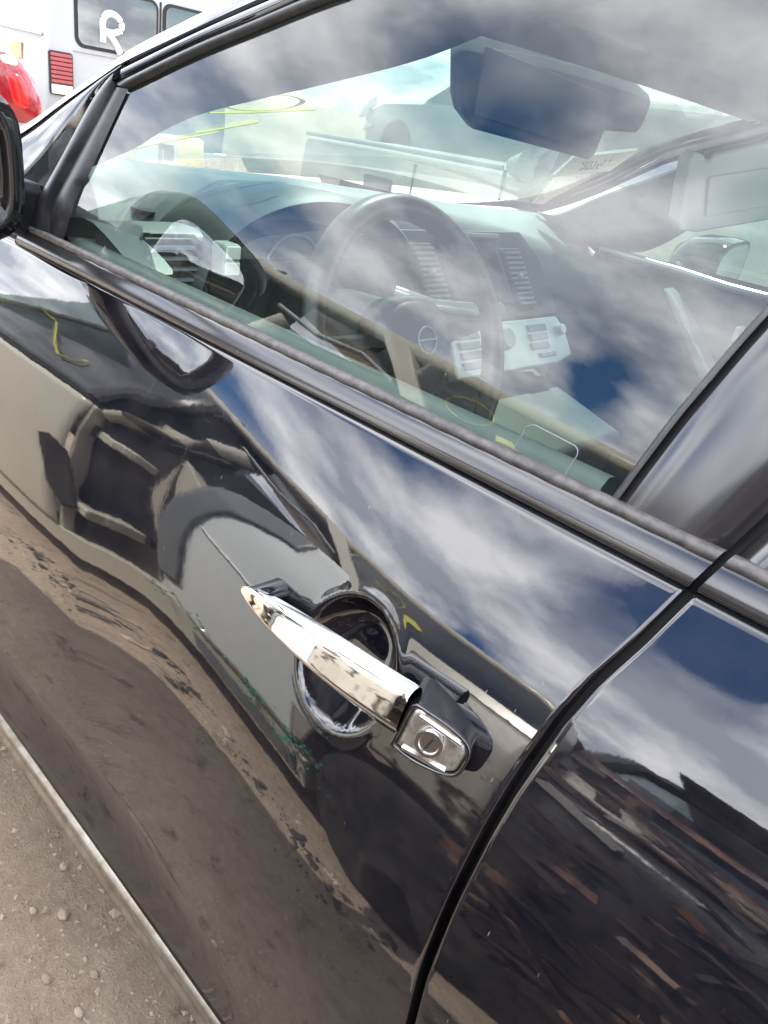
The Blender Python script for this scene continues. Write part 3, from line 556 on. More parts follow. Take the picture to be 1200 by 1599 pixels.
# near door inner top, seen through the lower edge of the pane
P = [[(x, y, z) for y, z in ((.440, 1.090), (.445, 1.108), (.452, 1.113), (.460, 1.112), (.466, 1.102), (.468, 1.06))] for x in np.linspace(-.95, -.20, 30)]
B().grid(P).build('door_top_trim', trim_band, fd, auto=60)
B().grid([[(x, y, z) for y, z in ((.467, 1.10), (.495, 1.075), (.50, .9), (.50, .5))] for x in np.linspace(-.98, -.20, 10)]).build('inner_panel', dash_dark, fd)
P = np.array([[(-1.03 + .03 * s, .455 + .05 * s, 1.10), (-.985 + .02 * s, .46 + .05 * s, 1.135 - .01 * s), (-.93, .462 + .05 * s, 1.138 - .012 * s), (-.88, .465 + .05 * s, 1.115), (-.83, .468 + .05 * s, 1.095)] for s in np.linspace(0, 1, 5)])
B().grid(P).build('door_corner_trim', dash_grey, fd, sub=1)
# near mirror: housing, glass, arm
rm = []
def mring(x, y0, y1, z0, z1, e=.5, n=36): 
    yc, zc, w, h = (y0 + y1) / 2, (z0 + z1) / 2, (y1 - y0) / 2, (z1 - z0) / 2
    return [(x, yc + w * math.copysign(abs(math.cos(a)) ** e, math.cos(a)), zc + h * math.copysign(abs(math.sin(a)) ** e, math.sin(a))) for a in np.linspace(0, 2 * math.pi, n, endpoint=False)]
nm = B().loft([mring(-1.05, .23, .34, 1.15, 1.23), mring(-1.02, .19, .368, 1.125, 1.252), mring(-.97, .178, .381, 1.114, 1.266), mring(-.925, .172, .385, 1.108, 1.271), mring(-.915, .174, .383, 1.110, 1.269), mring(-.913, .185, .370, 1.121, 1.257), mring(-.916, .194, .359, 1.130, 1.247), mring(-.930, .197, .356, 1.133, 1.244)]).build('side_mirror', mirror_black, car, auto=75)
B().loft([mring(-.926, .199, .354, 1.135, 1.242), mring(-.9255, .205, .348, 1.141, 1.236)]).build('mirror_glass', mirror_m, nm)
B().loft([[(x, .366, z) for x, z in ((-.985, 1.130), (-.985, 1.165), (-.995, 1.175), (-1.03, 1.175), (-1.04, 1.165), (-1.04, 1.130), (-1.03, 1.120), (-.995, 1.120))], [(x, .40, z) for x, z in ((-1.005, 1.115), (-1.005, 1.158), (-1.013, 1.168), (-1.06, 1.168), (-1.07, 1.158), (-1.07, 1.115), (-1.06, 1.105), (-1.013, 1.105))],
          [(x, .445, z) for x, z in ((-1.03, 1.09), (-1.025, 1.15), (-1.035, 1.16), (-1.09, 1.16), (-1.10, 1.15), (-1.10, 1.09), (-1.09, 1.08), (-1.04, 1.08))]]).build('mirror_arm', trim_black, nm, bevel=.004)
for q_ in [nm] + list(nm.children):
    if not q_.name.startswith('mirror_arm'): q_.data.transform(Matrix.Translation((0, -.006, 0)))
# ---- door handle
hx = np.array([-.404, -.400, -.392, -.380, -.36, -.335, -.305, -.275, -.245, -.222, -.2105])
def curve(v): return np.interp(np.linspace(0, 1, 60) ** 1.0, np.linspace(0, 1, len(v)), v)
hxs = np.r_[-.404, -.4036, -.4028, -.4015, np.linspace(-.400, -.2105, 60)]
tt = (hxs + .404) / .1935
yc = .2985 + .0180 * (1 - tt) ** 2.4 + .0075 * tt ** 4; zc = .958 + .016 * (1 - (1 - tt) ** 2)
hh = .0004 + .0212 * (1 - (1 - tt) ** 2.2) ** .62; hd = .0003 + .0118 * (1 - (1 - tt) ** 2.5) ** .6 * (1 - .15 * tt ** 3)
sec = [(1.0, .5), (.985, .1), (.93, -.22), (.83, -.40), (.60, -.58), (.3, -.76), (0, -.89), (-.10, -.96), (-.20, -.99), (-.29, -.94), (-.45, -.72), (-.72, -.30), (-.93, .05), (-1.0, .35), (-.8, .7), (0, .9), (.8, .8)]
rings = [[(hxs[i] + .008 * (a > .5) * 0, yc[i] + hd[i] * d, zc[i] + hh[i] * a) for a, d in sec] for i in range(len(hxs))]
dh = B().loft(rings).build('door_handle', chrome, fd, auto=50)
# post and lock plinth
B().tube([(-.383, .312, .962), (-.383, .345, .958)], [.010, .013], 12, flat=.8).build('handle_post', black_paint, dh)
LC = np.array((-.1925, .3085, .9645)); LX = np.array((.90, .36, -.22)); LX /= np.linalg.norm(LX); LU = np.array((0, .25, .97)); LU -= LX * LX.dot(LU); LU /= np.linalg.norm(LU); LN = -np.cross(LU, LX); LN *= -np.sign(LN[1])
pl = smoothline([(-.2125, -.0175), (-.2130, 0), (-.2125, .0190), (-.200, .0205), (-.186, .0195), (-.173, .0165), (-.1668, .010), (-.1655, 0), (-.1668, -.010), (-.173, -.0150), (-.186, -.0180), (-.200, -.0192), (-.2125, -.0175)], 60)[:-1]
def lk(k, out): return [LC + LX * ((x + .188) * k) + LU * (u * k * .90) + LN * out for x, u in pl]
lp = B().loft([lk(1.10, -.036), lk(1.05, -.018), lk(1.015, -.004), lk(1.0, .0), lk(.975, .0012), lk(.91, .0012), lk(.88, .0), lk(.86, -.003)]).build('lock_plinth', black_paint, dh, auto=70)
B().loft([lk(.86, -.0026), lk(.82, -.0012), lk(.70, -.0008), lk(.5, -.0008)]).build('lock_insert', insert_m, dh, auto=50)
for q in (.0112, -.0118):
    B().tube([LC + LX * dx + LU * (q - .06 * dx * (1 if q > 0 else -1)) for dx in (-.017, 0, .013)], .0016, 8).build('insert_rib', satin_metal, dh)
lcc = LC + LN * -.001 + LU * .001 - LX * .0035
B().lathe(lcc, LN, [(.0098, 0), (.0098, .0035), (.0088, .0052), (.0066, .0052), (.0060, .0038), (.0, .0038)], 32).build('lock_cylinder', satin_metal, dh, auto=40)
B().tube([lcc + LN * .004 + LU * q + np.array((.2 * q, 0, 0)) for q in (-.0042, .0042)], .0007, 6).build('key_slot', gap_dark, dh)
# chips stuck on the belt moulding
# ---- cabin shell: floor, bulkhead, rear
B().box((-.1, 1.2, .28), (2.6, 1.5, .06)).build('floor_pan', dash_dark, car)
B().box((-1.33, 1.2, .7), (.04, 1.46, .86)).build('bulkhead', dash_dark, car)
for yc in (.83, 1.58):
    st = B().loft([[(x, yc - .24, z), (x, yc + .24, z), (x, yc + .24, z + .15), (x, yc - .24, z + .15)] for x, z in ((-.42, .45), (.08, .42))]).build('seat', seat_m, car, bevel=.05, seg=4)
    B().loft([[(x, yc - w, z), (x, yc + w, z), (x + .13, yc + w, z + .02), (x + .13, yc - w, z + .02)] for x, z, w in ((.03, .52, .24), (.10, .8, .25), (.20, 1.12, .20))]).build('backrest', seat_m, st, bevel=.04, seg=3)
B().box((1.15, 1.2, .85), (.12, 1.4, .75)).build('rear_bench', seat_m, car, bevel=.05)
P = [[(1.25 + .25 * math.sin(math.pi * t), 1.21 + .78 * a, .35 + .75 * t) for t in np.linspace(0, 1, 12)] for a in np.linspace(-1, 1, 20)]; B().grid(P).build('tailgate', black_paint, car)
P = [[(1.22 - .05 * t, 1.21 + (.74 - .1 * t) * a, 1.10 + .34 * t) for t in np.linspace(0, 1, 6)] for a in np.linspace(-1, 1, 12)]; B().grid(P).build('rear_window', dark_glass, car)
xs = np.linspace(-2.3, 1.25, 40); P = [[(x, 2.42 - y, z) for y, z in ((.42, 1.08), (.33, .95), (.30, .8), (.30, .45), (.4, .33))] for x in xs]; B().grid(P).build('far_body_side', black_paint, car)
# sill under the doors, set in so that it stays in the shade
B().grid([[(x, y, z) for y, z in ((.40, .415), (.40, .32), (.47, .26), (.75, .24))] for x in np.linspace(-1.2, 1.1, 20)]).build('sill', trim_black, car)
def wheel(parent, x, y, z, r, side, T=None):
    w = B(T).lathe((x, y, z), (0, side, 0), [(r * .55, -.10), (r * .9, -.105), (r, -.08), (r, .08), (r * .9, .105), (r * .66, .10)], 36).build('wheel', tyre_m, parent, auto=50)
    B(T).lathe((x, y, z), (0, side, 0), [(r * .66, .02), (r * .66, .098), (r * .60, .075), (r * .2, .06), (.0, .07)], 30).build('rim', rim_m, w, auto=50)
    return w
for x in (-1.85, 1.0 + .1):
    pass
wheel(car, -1.80, .48, .36, .36, -1); wheel(car, 1.25, .48, .36, .36, -1); wheel(car, -1.80, 1.94, .36, .36, 1); wheel(car, 1.25, 1.94, .36, .36, 1)

# marks on the windscreen: chalk strokes and the paper sticker, lying on the pane
def ws_near(x, y, z):
    best = None
    for a in np.linspace(-1, 1, 161):
        p = ws(a, 0.5)
    return None
def on_ws(a, t, off=.002): return np.array(ws(a, t)) + np.array((-.42, 0, .9)) * -off
def ws_at(y, z):
    """point on the pane at a lateral place y and height z"""
    t = .5
    for _ in range(30):
        hw = .735 - .13 * t; a = (y - 1.21) / hw; f = ws(a, t)[2] - z; t -= f / .27
    return on_ws(a, t)
def chalk(pts, r, name='chalk_mark'):
    q = smoothline([ws_at(y, z) for y, z in pts], 30); B().tube(q, r, 6, flat=.25).build(name, yellow_chalk, wsd)
ck = B()
STK = np.array([ws_at(1.69, 1.285), ws_at(1.795, 1.322), ws_at(1.865, 1.268), ws_at(1.765, 1.233)])
stk = B().prism(STK, (.0008, 0, -.0016)).build('paper_sticker', paper, wsd, smooth=False)
def text(body, loc, xa, ya, size, m_, parent, name):
    cu = bpy.data.curves.new(name, 'FONT'); cu.body = body; cu.size = size; cu.align_x = 'CENTER'; cu.align_y = 'CENTER'; cu.resolution_u = 3; cu.offset = size * .012
    o = bpy.data.objects.new(name, cu); link(o, parent); xa = Vector(xa).normalized(); ya = Vector(ya); ya = (ya - xa * ya.dot(xa)).normalized(); za = xa.cross(ya)
    o.matrix_local = Matrix(((xa[0], ya[0], za[0], loc[0] - ORG[parent.name][0]), (xa[1], ya[1], za[1], loc[1] - ORG[parent.name][1]), (xa[2], ya[2], za[2], loc[2] - ORG[parent.name][2]), (0, 0, 0, 1)))
    cu.materials.append(m_); bpy.context.view_layer.update(); me = bpy.data.meshes.new_from_object(o.evaluated_get(bpy.context.evaluated_depsgraph_get())); me.name = name
    q = bpy.data.objects.new(name, me); mw = o.matrix_local.copy(); bpy.data.objects.remove(o); link(q, parent); q.matrix_local = mw; return q

# ------------------------------------------------------------------ beige van behind the viewer (mirrored in the black paint and glass)
suv = thing('beige_van', 'stripped beige van parked alongside, mirrored in the black door and window', 'van', (-1.8, -1.2, 0))
YN = -.50
def ynb(z): z = np.asarray(z, float); return YN - .20 * np.maximum(0, z - 1.08) - .03 * ((z - .75) / .4) ** 2
def roofz(x): return lerpn(x, [(-2.9, 1.80), (-2.5, 1.76), (-2.08, 1.665), (-1.5, 1.595), (-1.0, 1.53), (-.62, 1.49), (-.45, 1.47)])
def side(poly, m_, name, parent=suv, th=.04, off=0., bevel=.006):
    """a side panel: outline in (x, z) cut from the curved body side"""
    v = [(x, float(ynb(z)) + off, z) for x, z in poly]
    return B().prism(v, (0, -th, 0)).build(name, m_, parent, bevel=bevel)
def sidegrid(x0, x1, z0, z1, m_, name, parent=suv, off=0., nx=24, nz=24, th=.012):
    P = [[(x, float(ynb(z)) + off, z) for z in np.linspace(z0(x), z1(x), nz)] for x in np.linspace(x0, x1, nx)]
    return B().grid(P).build(name, m_, parent, solid=th, auto=60)
def archz(xc, r, base): return lambda x: max(base, math.sqrt(max(0, r * r - (x - xc) ** 2)) + .30)
wf = sidegrid(-4.0, -2.09, archz(-3.30, .37, .26), lambda x: 1.03 - .10 * max(0, (-2.9 - x)), beige_paint, 'front_fender')
side([(-2.25, .68), (-2.18, .72), (-2.07, .70), (-2.00, .60), (-1.94, .50), (-2.03, .44), (-2.12, .52)], gap_dark, 'torn_opening', wf, .02, .010)
hp = side([(-2.075, .28), (-1.86, .28), (-1.84, .6), (-1.84, 1.06), (-2.06, 1.03)], trim_black, 'hinge_pillar', th=.06, off=-.05)
side([(-2.095, .28), (-2.055, .28), (-2.045, .6), (-2.065, 1.02), (-2.095, 1.03)], beige_paint, 'pillar_flange', hp, .08, -.005)
side([(-1.865, .28), (-1.70, .30), (-1.695, .6), (-1.70, .86), (-1.75, 1.04), (-1.85, 1.10), (-1.865, .8)], beige_paint, 'door_jamb', hp, .06, -.045)
for z in (.50, .90):
    B().box((-1.96, YN - .05, z), (.13, .05, .05)).build('hinge', beige_paint, hp, bevel=.012)
    B().tube([(-2.0, YN - .02, z - .035), (-2.0, YN - .02, z + .035)], .012, 10).build('hinge_pin', trim_black, hp)
B().box((-1.775, YN - .04, .74), (.05, .03, .10)).build('check_strap', gap_dark, hp, bevel=.01)
B().tube([(-2.03, -.55, 1.02), (-1.95, -.545, 1.08), (-1.90, -.56, 1.18), (-1.85, -.60, 1.32), (-1.80, -.65, 1.45)], .030, 10).build('pillar_flange', beige_paint, suv)
B().tube([(-1.99, -.57, 1.03), (-1.90, -.565, 1.08), (-1.84, -.58, 1.18), (-1.78, -.62, 1.32)], .016, 8).build('door_rubber', trim_black, suv)
B().tube([(-1.76, -.555, .88), (-1.77, -.555, .42), (-1.70, -.56, .36)], .02, 8).build('door_rubber', trim_black, suv)
rk = side([(-4.0, .17), (-.95, .19), (-.95, .33), (-1.3, .36), (-1.8, .36), (-2.09, .30), (-4.0, .28)], beige_paint, 'rocker_panel', th=.10, off=-.0)
side([(-1.62, .215), (-1.0, .225), (-1.0, .30), (-1.62, .30)], dark_band_paint, 'rocker_trim', rk, .01, .012)
B().box((-1.4, YN - .62, .30), (2.6, 1.0, .06)).build('floor', rusty, suv)
RR = [(-3.6, 1.05), (-3.35, 1.30), (-3.10, 1.58), (-2.90, 1.74), (-2.70, 1.79), (-2.5, 1.765), (-2.08, 1.67), (-1.5, 1.60), (-1.0, 1.535), (-.62, 1.495), (-.50, 1.47), (-.44, 1.38), (-.40, 1.1)]
rl = smoothline(RR, 80)
B().grid([[(x, float(ynb(z)) + o, z + dz) for o, dz in ((-.05, -.050), (.0, -.045), (.010, -.03), (.006, -.005), (-.03, .010), (-.10, .016))] for x, z in rl]).build('roof_rail', beige_paint, suv, auto=70)
side([(-1.53, 1.585), (-1.40, 1.57), (-1.26, 1.45), (-1.12, 1.34), (-1.03, 1.22), (-1.12, 1.22), (-1.21, 1.34), (-1.36, 1.46)], beige_paint, 'rear_pillar', th=.06, off=.008)
P = [[(x, float(ynb(roofz(x))) - .08 - 1.15 * a, float(roofz(x)) + .03 * math.sin(math.pi * a)) for a in np.linspace(0, 1, 12)] for x in np.linspace(-2.9, -.5, 20)]
B().grid(P).build('roof_panel', beige_paint, suv)
qw = sidegrid(-1.30, -.45, lambda x: max(1.27, 1.27 + (-1.10 - x) * .9), lambda x: float(roofz(x)) - .035, dark_glass, 'quarter_window', off=-.015)
B().tube([(-1.06 + .075 * math.cos(a), float(ynb(1.425 + .04 * math.sin(a))) - .004, 1.425 + .04 * math.sin(a) - .1 * .075 * math.cos(a)) for a in np.linspace(0, 6.283, 30, endpoint=False)], .0016, 6, closed=True).build('chalk_mark', yellow_chalk, qw)
side([(-.945, 1.385), (-.90, 1.385), (-.855, 1.36), (-.87, 1.345), (-.93, 1.36)], yellow_chalk, 'chalk_patch', qw, .004, -.004, bevel=0)
side([(-1.12, 1.215), (-.44, 1.215), (-.44, 1.275), (-1.14, 1.275)], beige_paint, 'belt_moulding', th=.02, off=.012)
rq = sidegrid(-1.02, -.42, archz(-.58, .40, .36), lambda x: 1.215, rust_beige, 'rear_quarter')
P = [[(-3.66 + .85 * t - .12 * (1 - a * a), -1.24 + .66 * a, 1.05 + .66 * t) for t in np.linspace(0, 1, 10)] for a in np.linspace(-1, 1, 14)]
wsn = B().grid(P).build('windshield', dark_glass, suv)
P = [[(-3.64 - 1.0 * t, -1.24 + .72 * a, 1.05 - .12 * t + .03 * (1 - a * a)) for t in np.linspace(0, 1, 10)] for a in np.linspace(-1, 1, 14)]; B().grid(P).build('bonnet', beige_paint, suv)
dw = sidegrid(-3.35, -2.14, lambda x: 1.045, lambda x: min(1.70, 1.06 + (x + 3.55) * .95, 1.70), dark_glass, 'front_window', off=-.02)
B().grid([[(x, -.75 - .1 * k, z) for k, z in enumerate((1.0, 1.35, 1.7))] for x in (-3.3, -2.7, -2.05)]).build('window_backing', dash_dark, suv)
B().tube([(x, float(ynb(z)) - .005, z) for x, z in [(-2.10, 1.06), (-2.09, 1.25), (-2.12, 1.45), (-2.20, 1.62)]], .03, 8).build('window_rubber', trim_black, suv)
B().tube([(x, float(ynb(z)) + .002, z) for x, z in [(-3.22, 1.50), (-2.95, 1.44), (-2.75, 1.33), (-2.63, 1.25), (-2.50, 1.18), (-2.43, 1.22), (-2.45, 1.29)]], .0055, 6).build('chalk_mark', yellow_chalk, dw)
# gutted inside
B().box((-2.2, -1.25, .92), (.5, 1.2, .30)).build('dashboard', dash_dark, suv, bevel=.05)
B().box((-1.3, -1.0, .62), (.5, .5, .2)).build('seat_base', seat_m, suv, bevel=.05)
B().box((-1.05, -1.0, .95), (.16, .48, .7), ('Y', .25)).build('backrest', seat_m, suv, bevel=.05)
B().grid([[(x, -1.92, z) for z in (.3, 1.0, 1.75)] for x in (-4, -2, -.45)]).build('far_side', dash_dark, suv)
B().tube([(-1.95, -.72, 1.52), (-1.75, -.74, 1.475), (-1.55, -.75, 1.48), (-1.40, -.76, 1.43)], .010, 6).build('loose_trim', white_plastic, suv)
B().box((-1.80, -1.2, 1.28), (.16, .03, .10)).build('far_window', slate_pale, suv); B().box((-1.56, -1.2, 1.30), (.20, .03, .07)).build('far_window', slate_pale, suv)
wheel(suv, -3.30, -.64, .33, .33, 1); wheel(suv, -.58, -.64, .33, .33, 1)
# grey rear door still hanging in the side
def gtop(x): return lerpn(x, [(-1.74, .62), (-1.70, .90), (-1.62, 1.12), (-1.52, 1.225), (-1.38, 1.30), (-1.2, 1.325), (-1.02, 1.31)])
GO = [(-1.735, .46), (-1.74, .62), (-1.70, .90), (-1.62, 1.12), (-1.52, 1.225), (-1.38, 1.30), (-1.20, 1.325), (-1.02, 1.31)]
GI = [(-1.735, .44), (-1.70, .40), (-1.64, .365), (-1.55, .345), (-1.42, .355), (-1.30, .36), (-1.16, .36), (-1.02, .36)]
def sideband(A, Bq, m_, name, parent, off, nv=24, th=.012):
    A = smoothline(A, 60); Bq = smoothline(Bq, 60); t = np.linspace(0, 1, nv)[None, :, None]; q = A[:, None] * (1 - t) + Bq[:, None] * t
    return B().grid(np.stack([q[..., 0], ynb(q[..., 1]) + off, q[..., 1]], -1)).build(name, m_, parent, solid=th, auto=60)
gd = sideband(GO, GI, grey_paint, 'rear_door', suv, .004)
sideband(GO[:6] + [(-1.30, 1.315)], [(-1.665, .47), (-1.655, .62), (-1.62, .84), (-1.55, 1.01), (-1.46, 1.10), (-1.36, 1.17), (-1.30, 1.19)], dark_band_paint, 'upper_band', gd, .018, 8, .006)
B().tube([(x, float(ynb(.86)) + .012, .86 - .10 * (x + 1.7)) for x in np.linspace(-1.6, -1.05, 12)], .010, 6, flat=.5).build('door_crease', grey_paint, gd)
# broken glass crumbs along the sill
cr_ = B()
ctr_ = rng.uniform(-1.85, -.85, 9)
for i in range(130):
    x = ctr_[i % 9] + rng.normal(0, .035); cr_.add(*pebble((x, YN + .0 + rng.normal(0, .02), .375 + rng.normal(0, .028)), rng.uniform(.004, .011), rng))
cr_.build('broken_glass', teal_glass, kind='stuff', smooth=False)
lt = B()
for i in range(420):
    x, y = rng.uniform(-2.3, -.5), -.49 + abs(rng.normal(0, .09)); r = min(.004 * (1 + rng.pareto(1.5)), .035)
    v_, f_ = pebble((x, y, r * .12), r, rng); v_[:, 2] = (v_[:, 2] - r * .12) * .45 + r * .2; lt.add(v_, f_)
lt.build('litter', litter_m, kind='stuff', smooth=False)
# rusty wreck behind its tail
wk = thing('rusty_wreck', 'rusty maroon car wreck mirrored in the rear door', 'car', (1.2, -1.4, 0))
def wy(z): return -.52 - .05 * ((z - .7) / .4) ** 2 - .18 * max(0, z - 1.1)
P = [[(x, wy(z) + .006 * math.sin(x * 9 + z * 14), z) for z in np.linspace(.20, 1.12, 20)] for x in np.linspace(-.40, 3.4, 60)]
B().grid(P).build('body_side', wreck_dark, wk, solid=.01)
for z0, z1, x0 in ((1.15, 1.24, -.42), (1.32, 1.36, -.40)):
    P = [[(x, wy(z) + .012 + .008 * math.sin(x * 13 + z * 9), z + .012 * math.sin(x * 7)) for z in np.linspace(z0, z1, 5)] for x in np.linspace(x0, 3.3, 60)]
    B().grid(P).build('rusty_rail', rusty, wk, solid=.012)
P = [[(x, wy(z) - .02, z) for z in np.linspace(1.1, 1.50, 8)] for x in np.linspace(-.38, 3.0, 12)]; B().grid(P).build('side_window', dark_glass, wk)
B().grid([[(x, -1.0, z) for z in (.3, 1.0, 1.5)] for x in (-.38, 1.5, 3.0)]).build('cabin_back', dash_dark, wk)
B().tube([(x, wy(z) - .01, z) for x, z in smoothline([(-.40, 1.1), (-.37, 1.40), (-.25, 1.53), (.5, 1.56), (1.8, 1.56), (2.6, 1.48), (3.2, 1.12)], 40)], .030, 8).build('roof_rail', wreck_dark, wk)
B().box((.55, -.60, 1.33), (.08, .03, .44)).build('middle_pillar', rusty, wk, bevel=.008)
sp = B()
for k in range(420):
    x, z = rng.uniform(-.42, 1.4), rng.uniform(.25, 1.3); a, l, w_ = rng.normal(0, .35), rng.uniform(.015, .10), rng.uniform(.004, .022); y = wy(z) + rng.uniform(.0, .05)
    e = np.array((math.cos(a), rng.normal(0, .12), math.sin(a))) * l; f_ = np.array((-math.sin(a), rng.normal(0, .2), math.cos(a))) * w_; o_ = np.array((x, y, z))
    sp.add([o_ - e - f_, o_ + e - f_ * rng.uniform(.2, 1), o_ + e * rng.uniform(.7, 1.1) + f_, o_ - e * .8 + f_ * rng.uniform(.4, 1.2)], [(0, 1, 2, 3)])
so_ = sp.build('torn_metal', scrap_m, wk, smooth=False, solid=.004); so_['kind'] = 'stuff'
B().grid([[(x, y, 1.56 + .03 * math.sin((y + 2.0) * 2.6)) for y in np.linspace(-2.0, -.66, 6)] for x in np.linspace(-.25, 2.3, 6)]).build('roof_panel', wreck_dark, wk)
wheel(wk, .75, -.64, .31, .31, 1); wheel(wk, 2.7, -.64, .31, .31, 1)

# ------------------------------------------------------------------ white van, upper left
van = thing('white_van', 'white van with dark rear windows and a white letter R painted on one', 'van', (-8.3, 4.9, 0))
VX = -8.3; VY0, VY1 = 3.70, 5.75
def bodyring(x, k=0.): 
    return [(x, VY0 + .02 + k, .45), (x, VY0 - .02 + k, .9), (x, VY0 + .0 + k, 1.35), (x, VY0 + .10 + k, 2.05), (x, VY0 + .22 + k, 2.22), (x, VY0 + .5, 2.30), (x, VY1 - .5, 2.30), (x, VY1 - .22 - k, 2.22), (x, VY1 - .10 - k, 2.05), (x, VY1 - k, 1.35), (x, VY1 + .02 - k, .9), (x, VY1 - .02 - k, .45)]
B().loft([bodyring(VX - 5.4, .1), bodyring(VX - 5.2), bodyring(VX - .06), bodyring(VX - .015, .02), bodyring(VX, .06)]).build('body', white_paint, van, bevel=.02, seg=3)
def rear(poly, m_, name, parent, off=.004, th=.006, bevel=0.): return B().prism([(VX + off, y, z) for y, z in poly], (th, 0, 0)).build(name, m_, parent, bevel=bevel)
def rrect(y0, y1, z0, z1, r, n=5):
    out = []
    for cy, cz, a0 in ((y1 - r, z1 - r, 0), (y0 + r, z1 - r, 90), (y0 + r, z0 + r, 180), (y1 - r, z0 + r, 270)):
        out += [(cy + r * math.cos(math.radians(a0 + k * 90 / n)), cz + r * math.sin(math.radians(a0 + k * 90 / n))) for k in range(n + 1)]
    return out
for y0, y1 in ((3.97, 4.86), (4.91, 5.55)):
    w = rear(rrect(y0, y1, 1.44, 1.98, .09), gap_dark, 'window', van, .002, .012, .004)
    rear(rrect(y0 + .03, y1 - .03, 1.47, 1.95, .07), van_glass, 'pane', w, .018, .003)
    rear([(y0 + .08, 1.475), (y0 + .24, 1.475), (y0 + .24, 1.62), (y0 + .16, 1.72), (y0 + .08, 1.74)], seat_m, 'headrest', w, .0155, .0015)
B().box((VX + .004, 4.885, 1.25), (.014, .016, 1.45)).build('door_seam', gap_dark, van)
tl = rear(rrect(3.70, 3.935, 1.00, 1.375, .025), gap_dark, 'tail_light', van, .002, .03, .006)
for i in range(7):
    z1 = 1.363 - i * .0375; rear([(3.712, z1 - .033), (3.923, z1 - .033), (3.923, z1 - .003), (3.712, z1 - .003)], red_lens, 'lens_rib', tl, .033, .008, .004)
rear([(3.712, 1.01), (3.923, 1.01), (3.923, 1.092), (3.712, 1.092)], clear_lens, 'reverse_lens', tl, .033, .006, .004)
B().box((VX + .006, 4.7, 1.405), (.02, 1.5, .012)).build('body_crease', white_paint, van, bevel=.005)
# letter R brushed on the glass
def rstroke(pts, r): 
    q = smoothline(pts, 30); B().tube([(VX + .024, y, z) for y, z in q], r, 8, flat=1.).build('painted_letter', white_chalk, van)
rstroke([(4.245, 1.52), (4.25, 1.60), (4.245, 1.69), (4.28, 1.755), (4.34, 1.775), (4.41, 1.75), (4.445, 1.69), (4.42, 1.63)], .032); rstroke([(4.42, 1.64), (4.35, 1.615), (4.27, 1.62)], .029)
rstroke([(4.30, 1.61), (4.37, 1.54), (4.43, 1.45)], .034)
# side marker and drip rail on its flank
B().box((VX - .68, VY0 - .012, 1.33), (.26, .012, .14)).build('orange_marker', orange_m, van, bevel=.004)
B().tube([(VX - 1.6, VY0 - .012, 1.56), (VX - .12, VY0 - .004, 1.50)], .014, 8).build('side_rail', satin_metal, van)
for x in (VX - 4.3, VX - 1.0):
    wheel(van, x, VY0 + .12, .36, .36, -1); wheel(van, x, VY1 - .12, .36, .36, 1)
B().box((VX + .04, 4.72, .55), (.10, 2.0, .16)).build('rear_bumper', satin_metal, van, bevel=.02)

# ------------------------------------------------------------------ white crossover ahead, left edge
cx = thing('white_crossover', 'white car parked ahead showing its big red tail light', 'car', (-5.2, 1.2, 0))
XB, CY = -5.0, 1.28
def cring(x, w, z0, z1, zb, tw): return [(x, CY - w, z0), (x, CY - w - .02, .75), (x, CY - w + .02, zb), (x, CY - tw, z1), (x, CY, z1 + .04), (x, CY + tw, z1), (x, CY + w - .02, zb), (x, CY + w + .02, .75), (x, CY + w, z0)]
B().loft([cring(XB - 4.3, .80, .35, .80, .78, .7), cring(XB - 4.0, .88, .3, .98, .95, .75), cring(XB - 3.1, .90, .3, 1.10, 1.06, .78), cring(XB - 2.3, .90, .3, 1.58, 1.08, .62), cring(XB - .9, .90, .3, 1.60, 1.10, .62), cring(XB - .35, .90, .3, 1.50, 1.14, .62), cring(XB - .12, .88, .32, 1.20, 1.12, .78), cring(XB - .02, .86, .36, 1.02, 1.0, .76), cring(XB, .84, .40, .9, .85, .74)]).build('body', white_paint, cx, bevel=.03, seg=3)
bl = B(); rings = []
for z, y0, y1, d in ((1.305, 1.93, 2.02, .02), (1.29, 1.89, 2.09, .05), (1.25, 1.86, 2.15, .07), (1.17, 1.85, 2.20, .08), (1.08, 1.86, 2.235, .08), (.98, 1.89, 2.24, .07), (.93, 1.93, 2.22, .04)):
    rings.append([(XB - .22, y0, z), (XB - .06 + d, y0 + .01, z), (XB - .03 + d, (y0 + y1) / 2, z), (XB - .07 + d, y1 - .03, z), (XB - .16, y1, z), (XB - .40, y1 + .01, z)])
ctl = bl.loft(rings).build('tail_light', red_lens, cx, sub=1)
rings = []
for z, y0, y1 in ((1.20, 1.97, 2.07), (1.185, 1.945, 2.10), (1.13, 1.945, 2.14), (1.05, 1.97, 2.14), (1.02, 2.0, 2.12)):
    rings.append([(XB + .02, y0, z), (XB + .052, (y0 + y1) / 2, z), (XB + .02, y1, z), (XB - .02, (y0 + y1) / 2, z)])
B().loft(rings).build('brake_lens', red_bright, ctl, sub=1)
B().loft([[(XB + .012, y0, z), (XB + .042, (y0 + y1) / 2, z), (XB + .01, y1, z), (XB - .02, (y0 + y1) / 2, z)] for z, y0, y1 in ((1.285, 1.95, 2.03), (1.262, 1.925, 2.075), (1.225, 1.93, 2.10))]).build('clear_cap', clear_lens, ctl, sub=1)
tl2 = bl.build('tail_light', red_lens, cx, sub=1); tl2.data.transform(Matrix.Translation((0, .16, 0)) @ Matrix.Scale(-1, 4, (0, 1, 0)))
P = [[(XB - .36 + .22 * (1 - t), CY + .62 * a, 1.18 + .30 * t) for t in np.linspace(0, 1, 4)] for a in np.linspace(-1, 1, 8)]; B().grid(P).build('rear_window', van_glass, cx)
for x in (XB - 3.5, XB - .85):
    wheel(cx, x, CY + .80, .33, .33, 1); wheel(cx, x, CY - .80, .33, .33, -1)

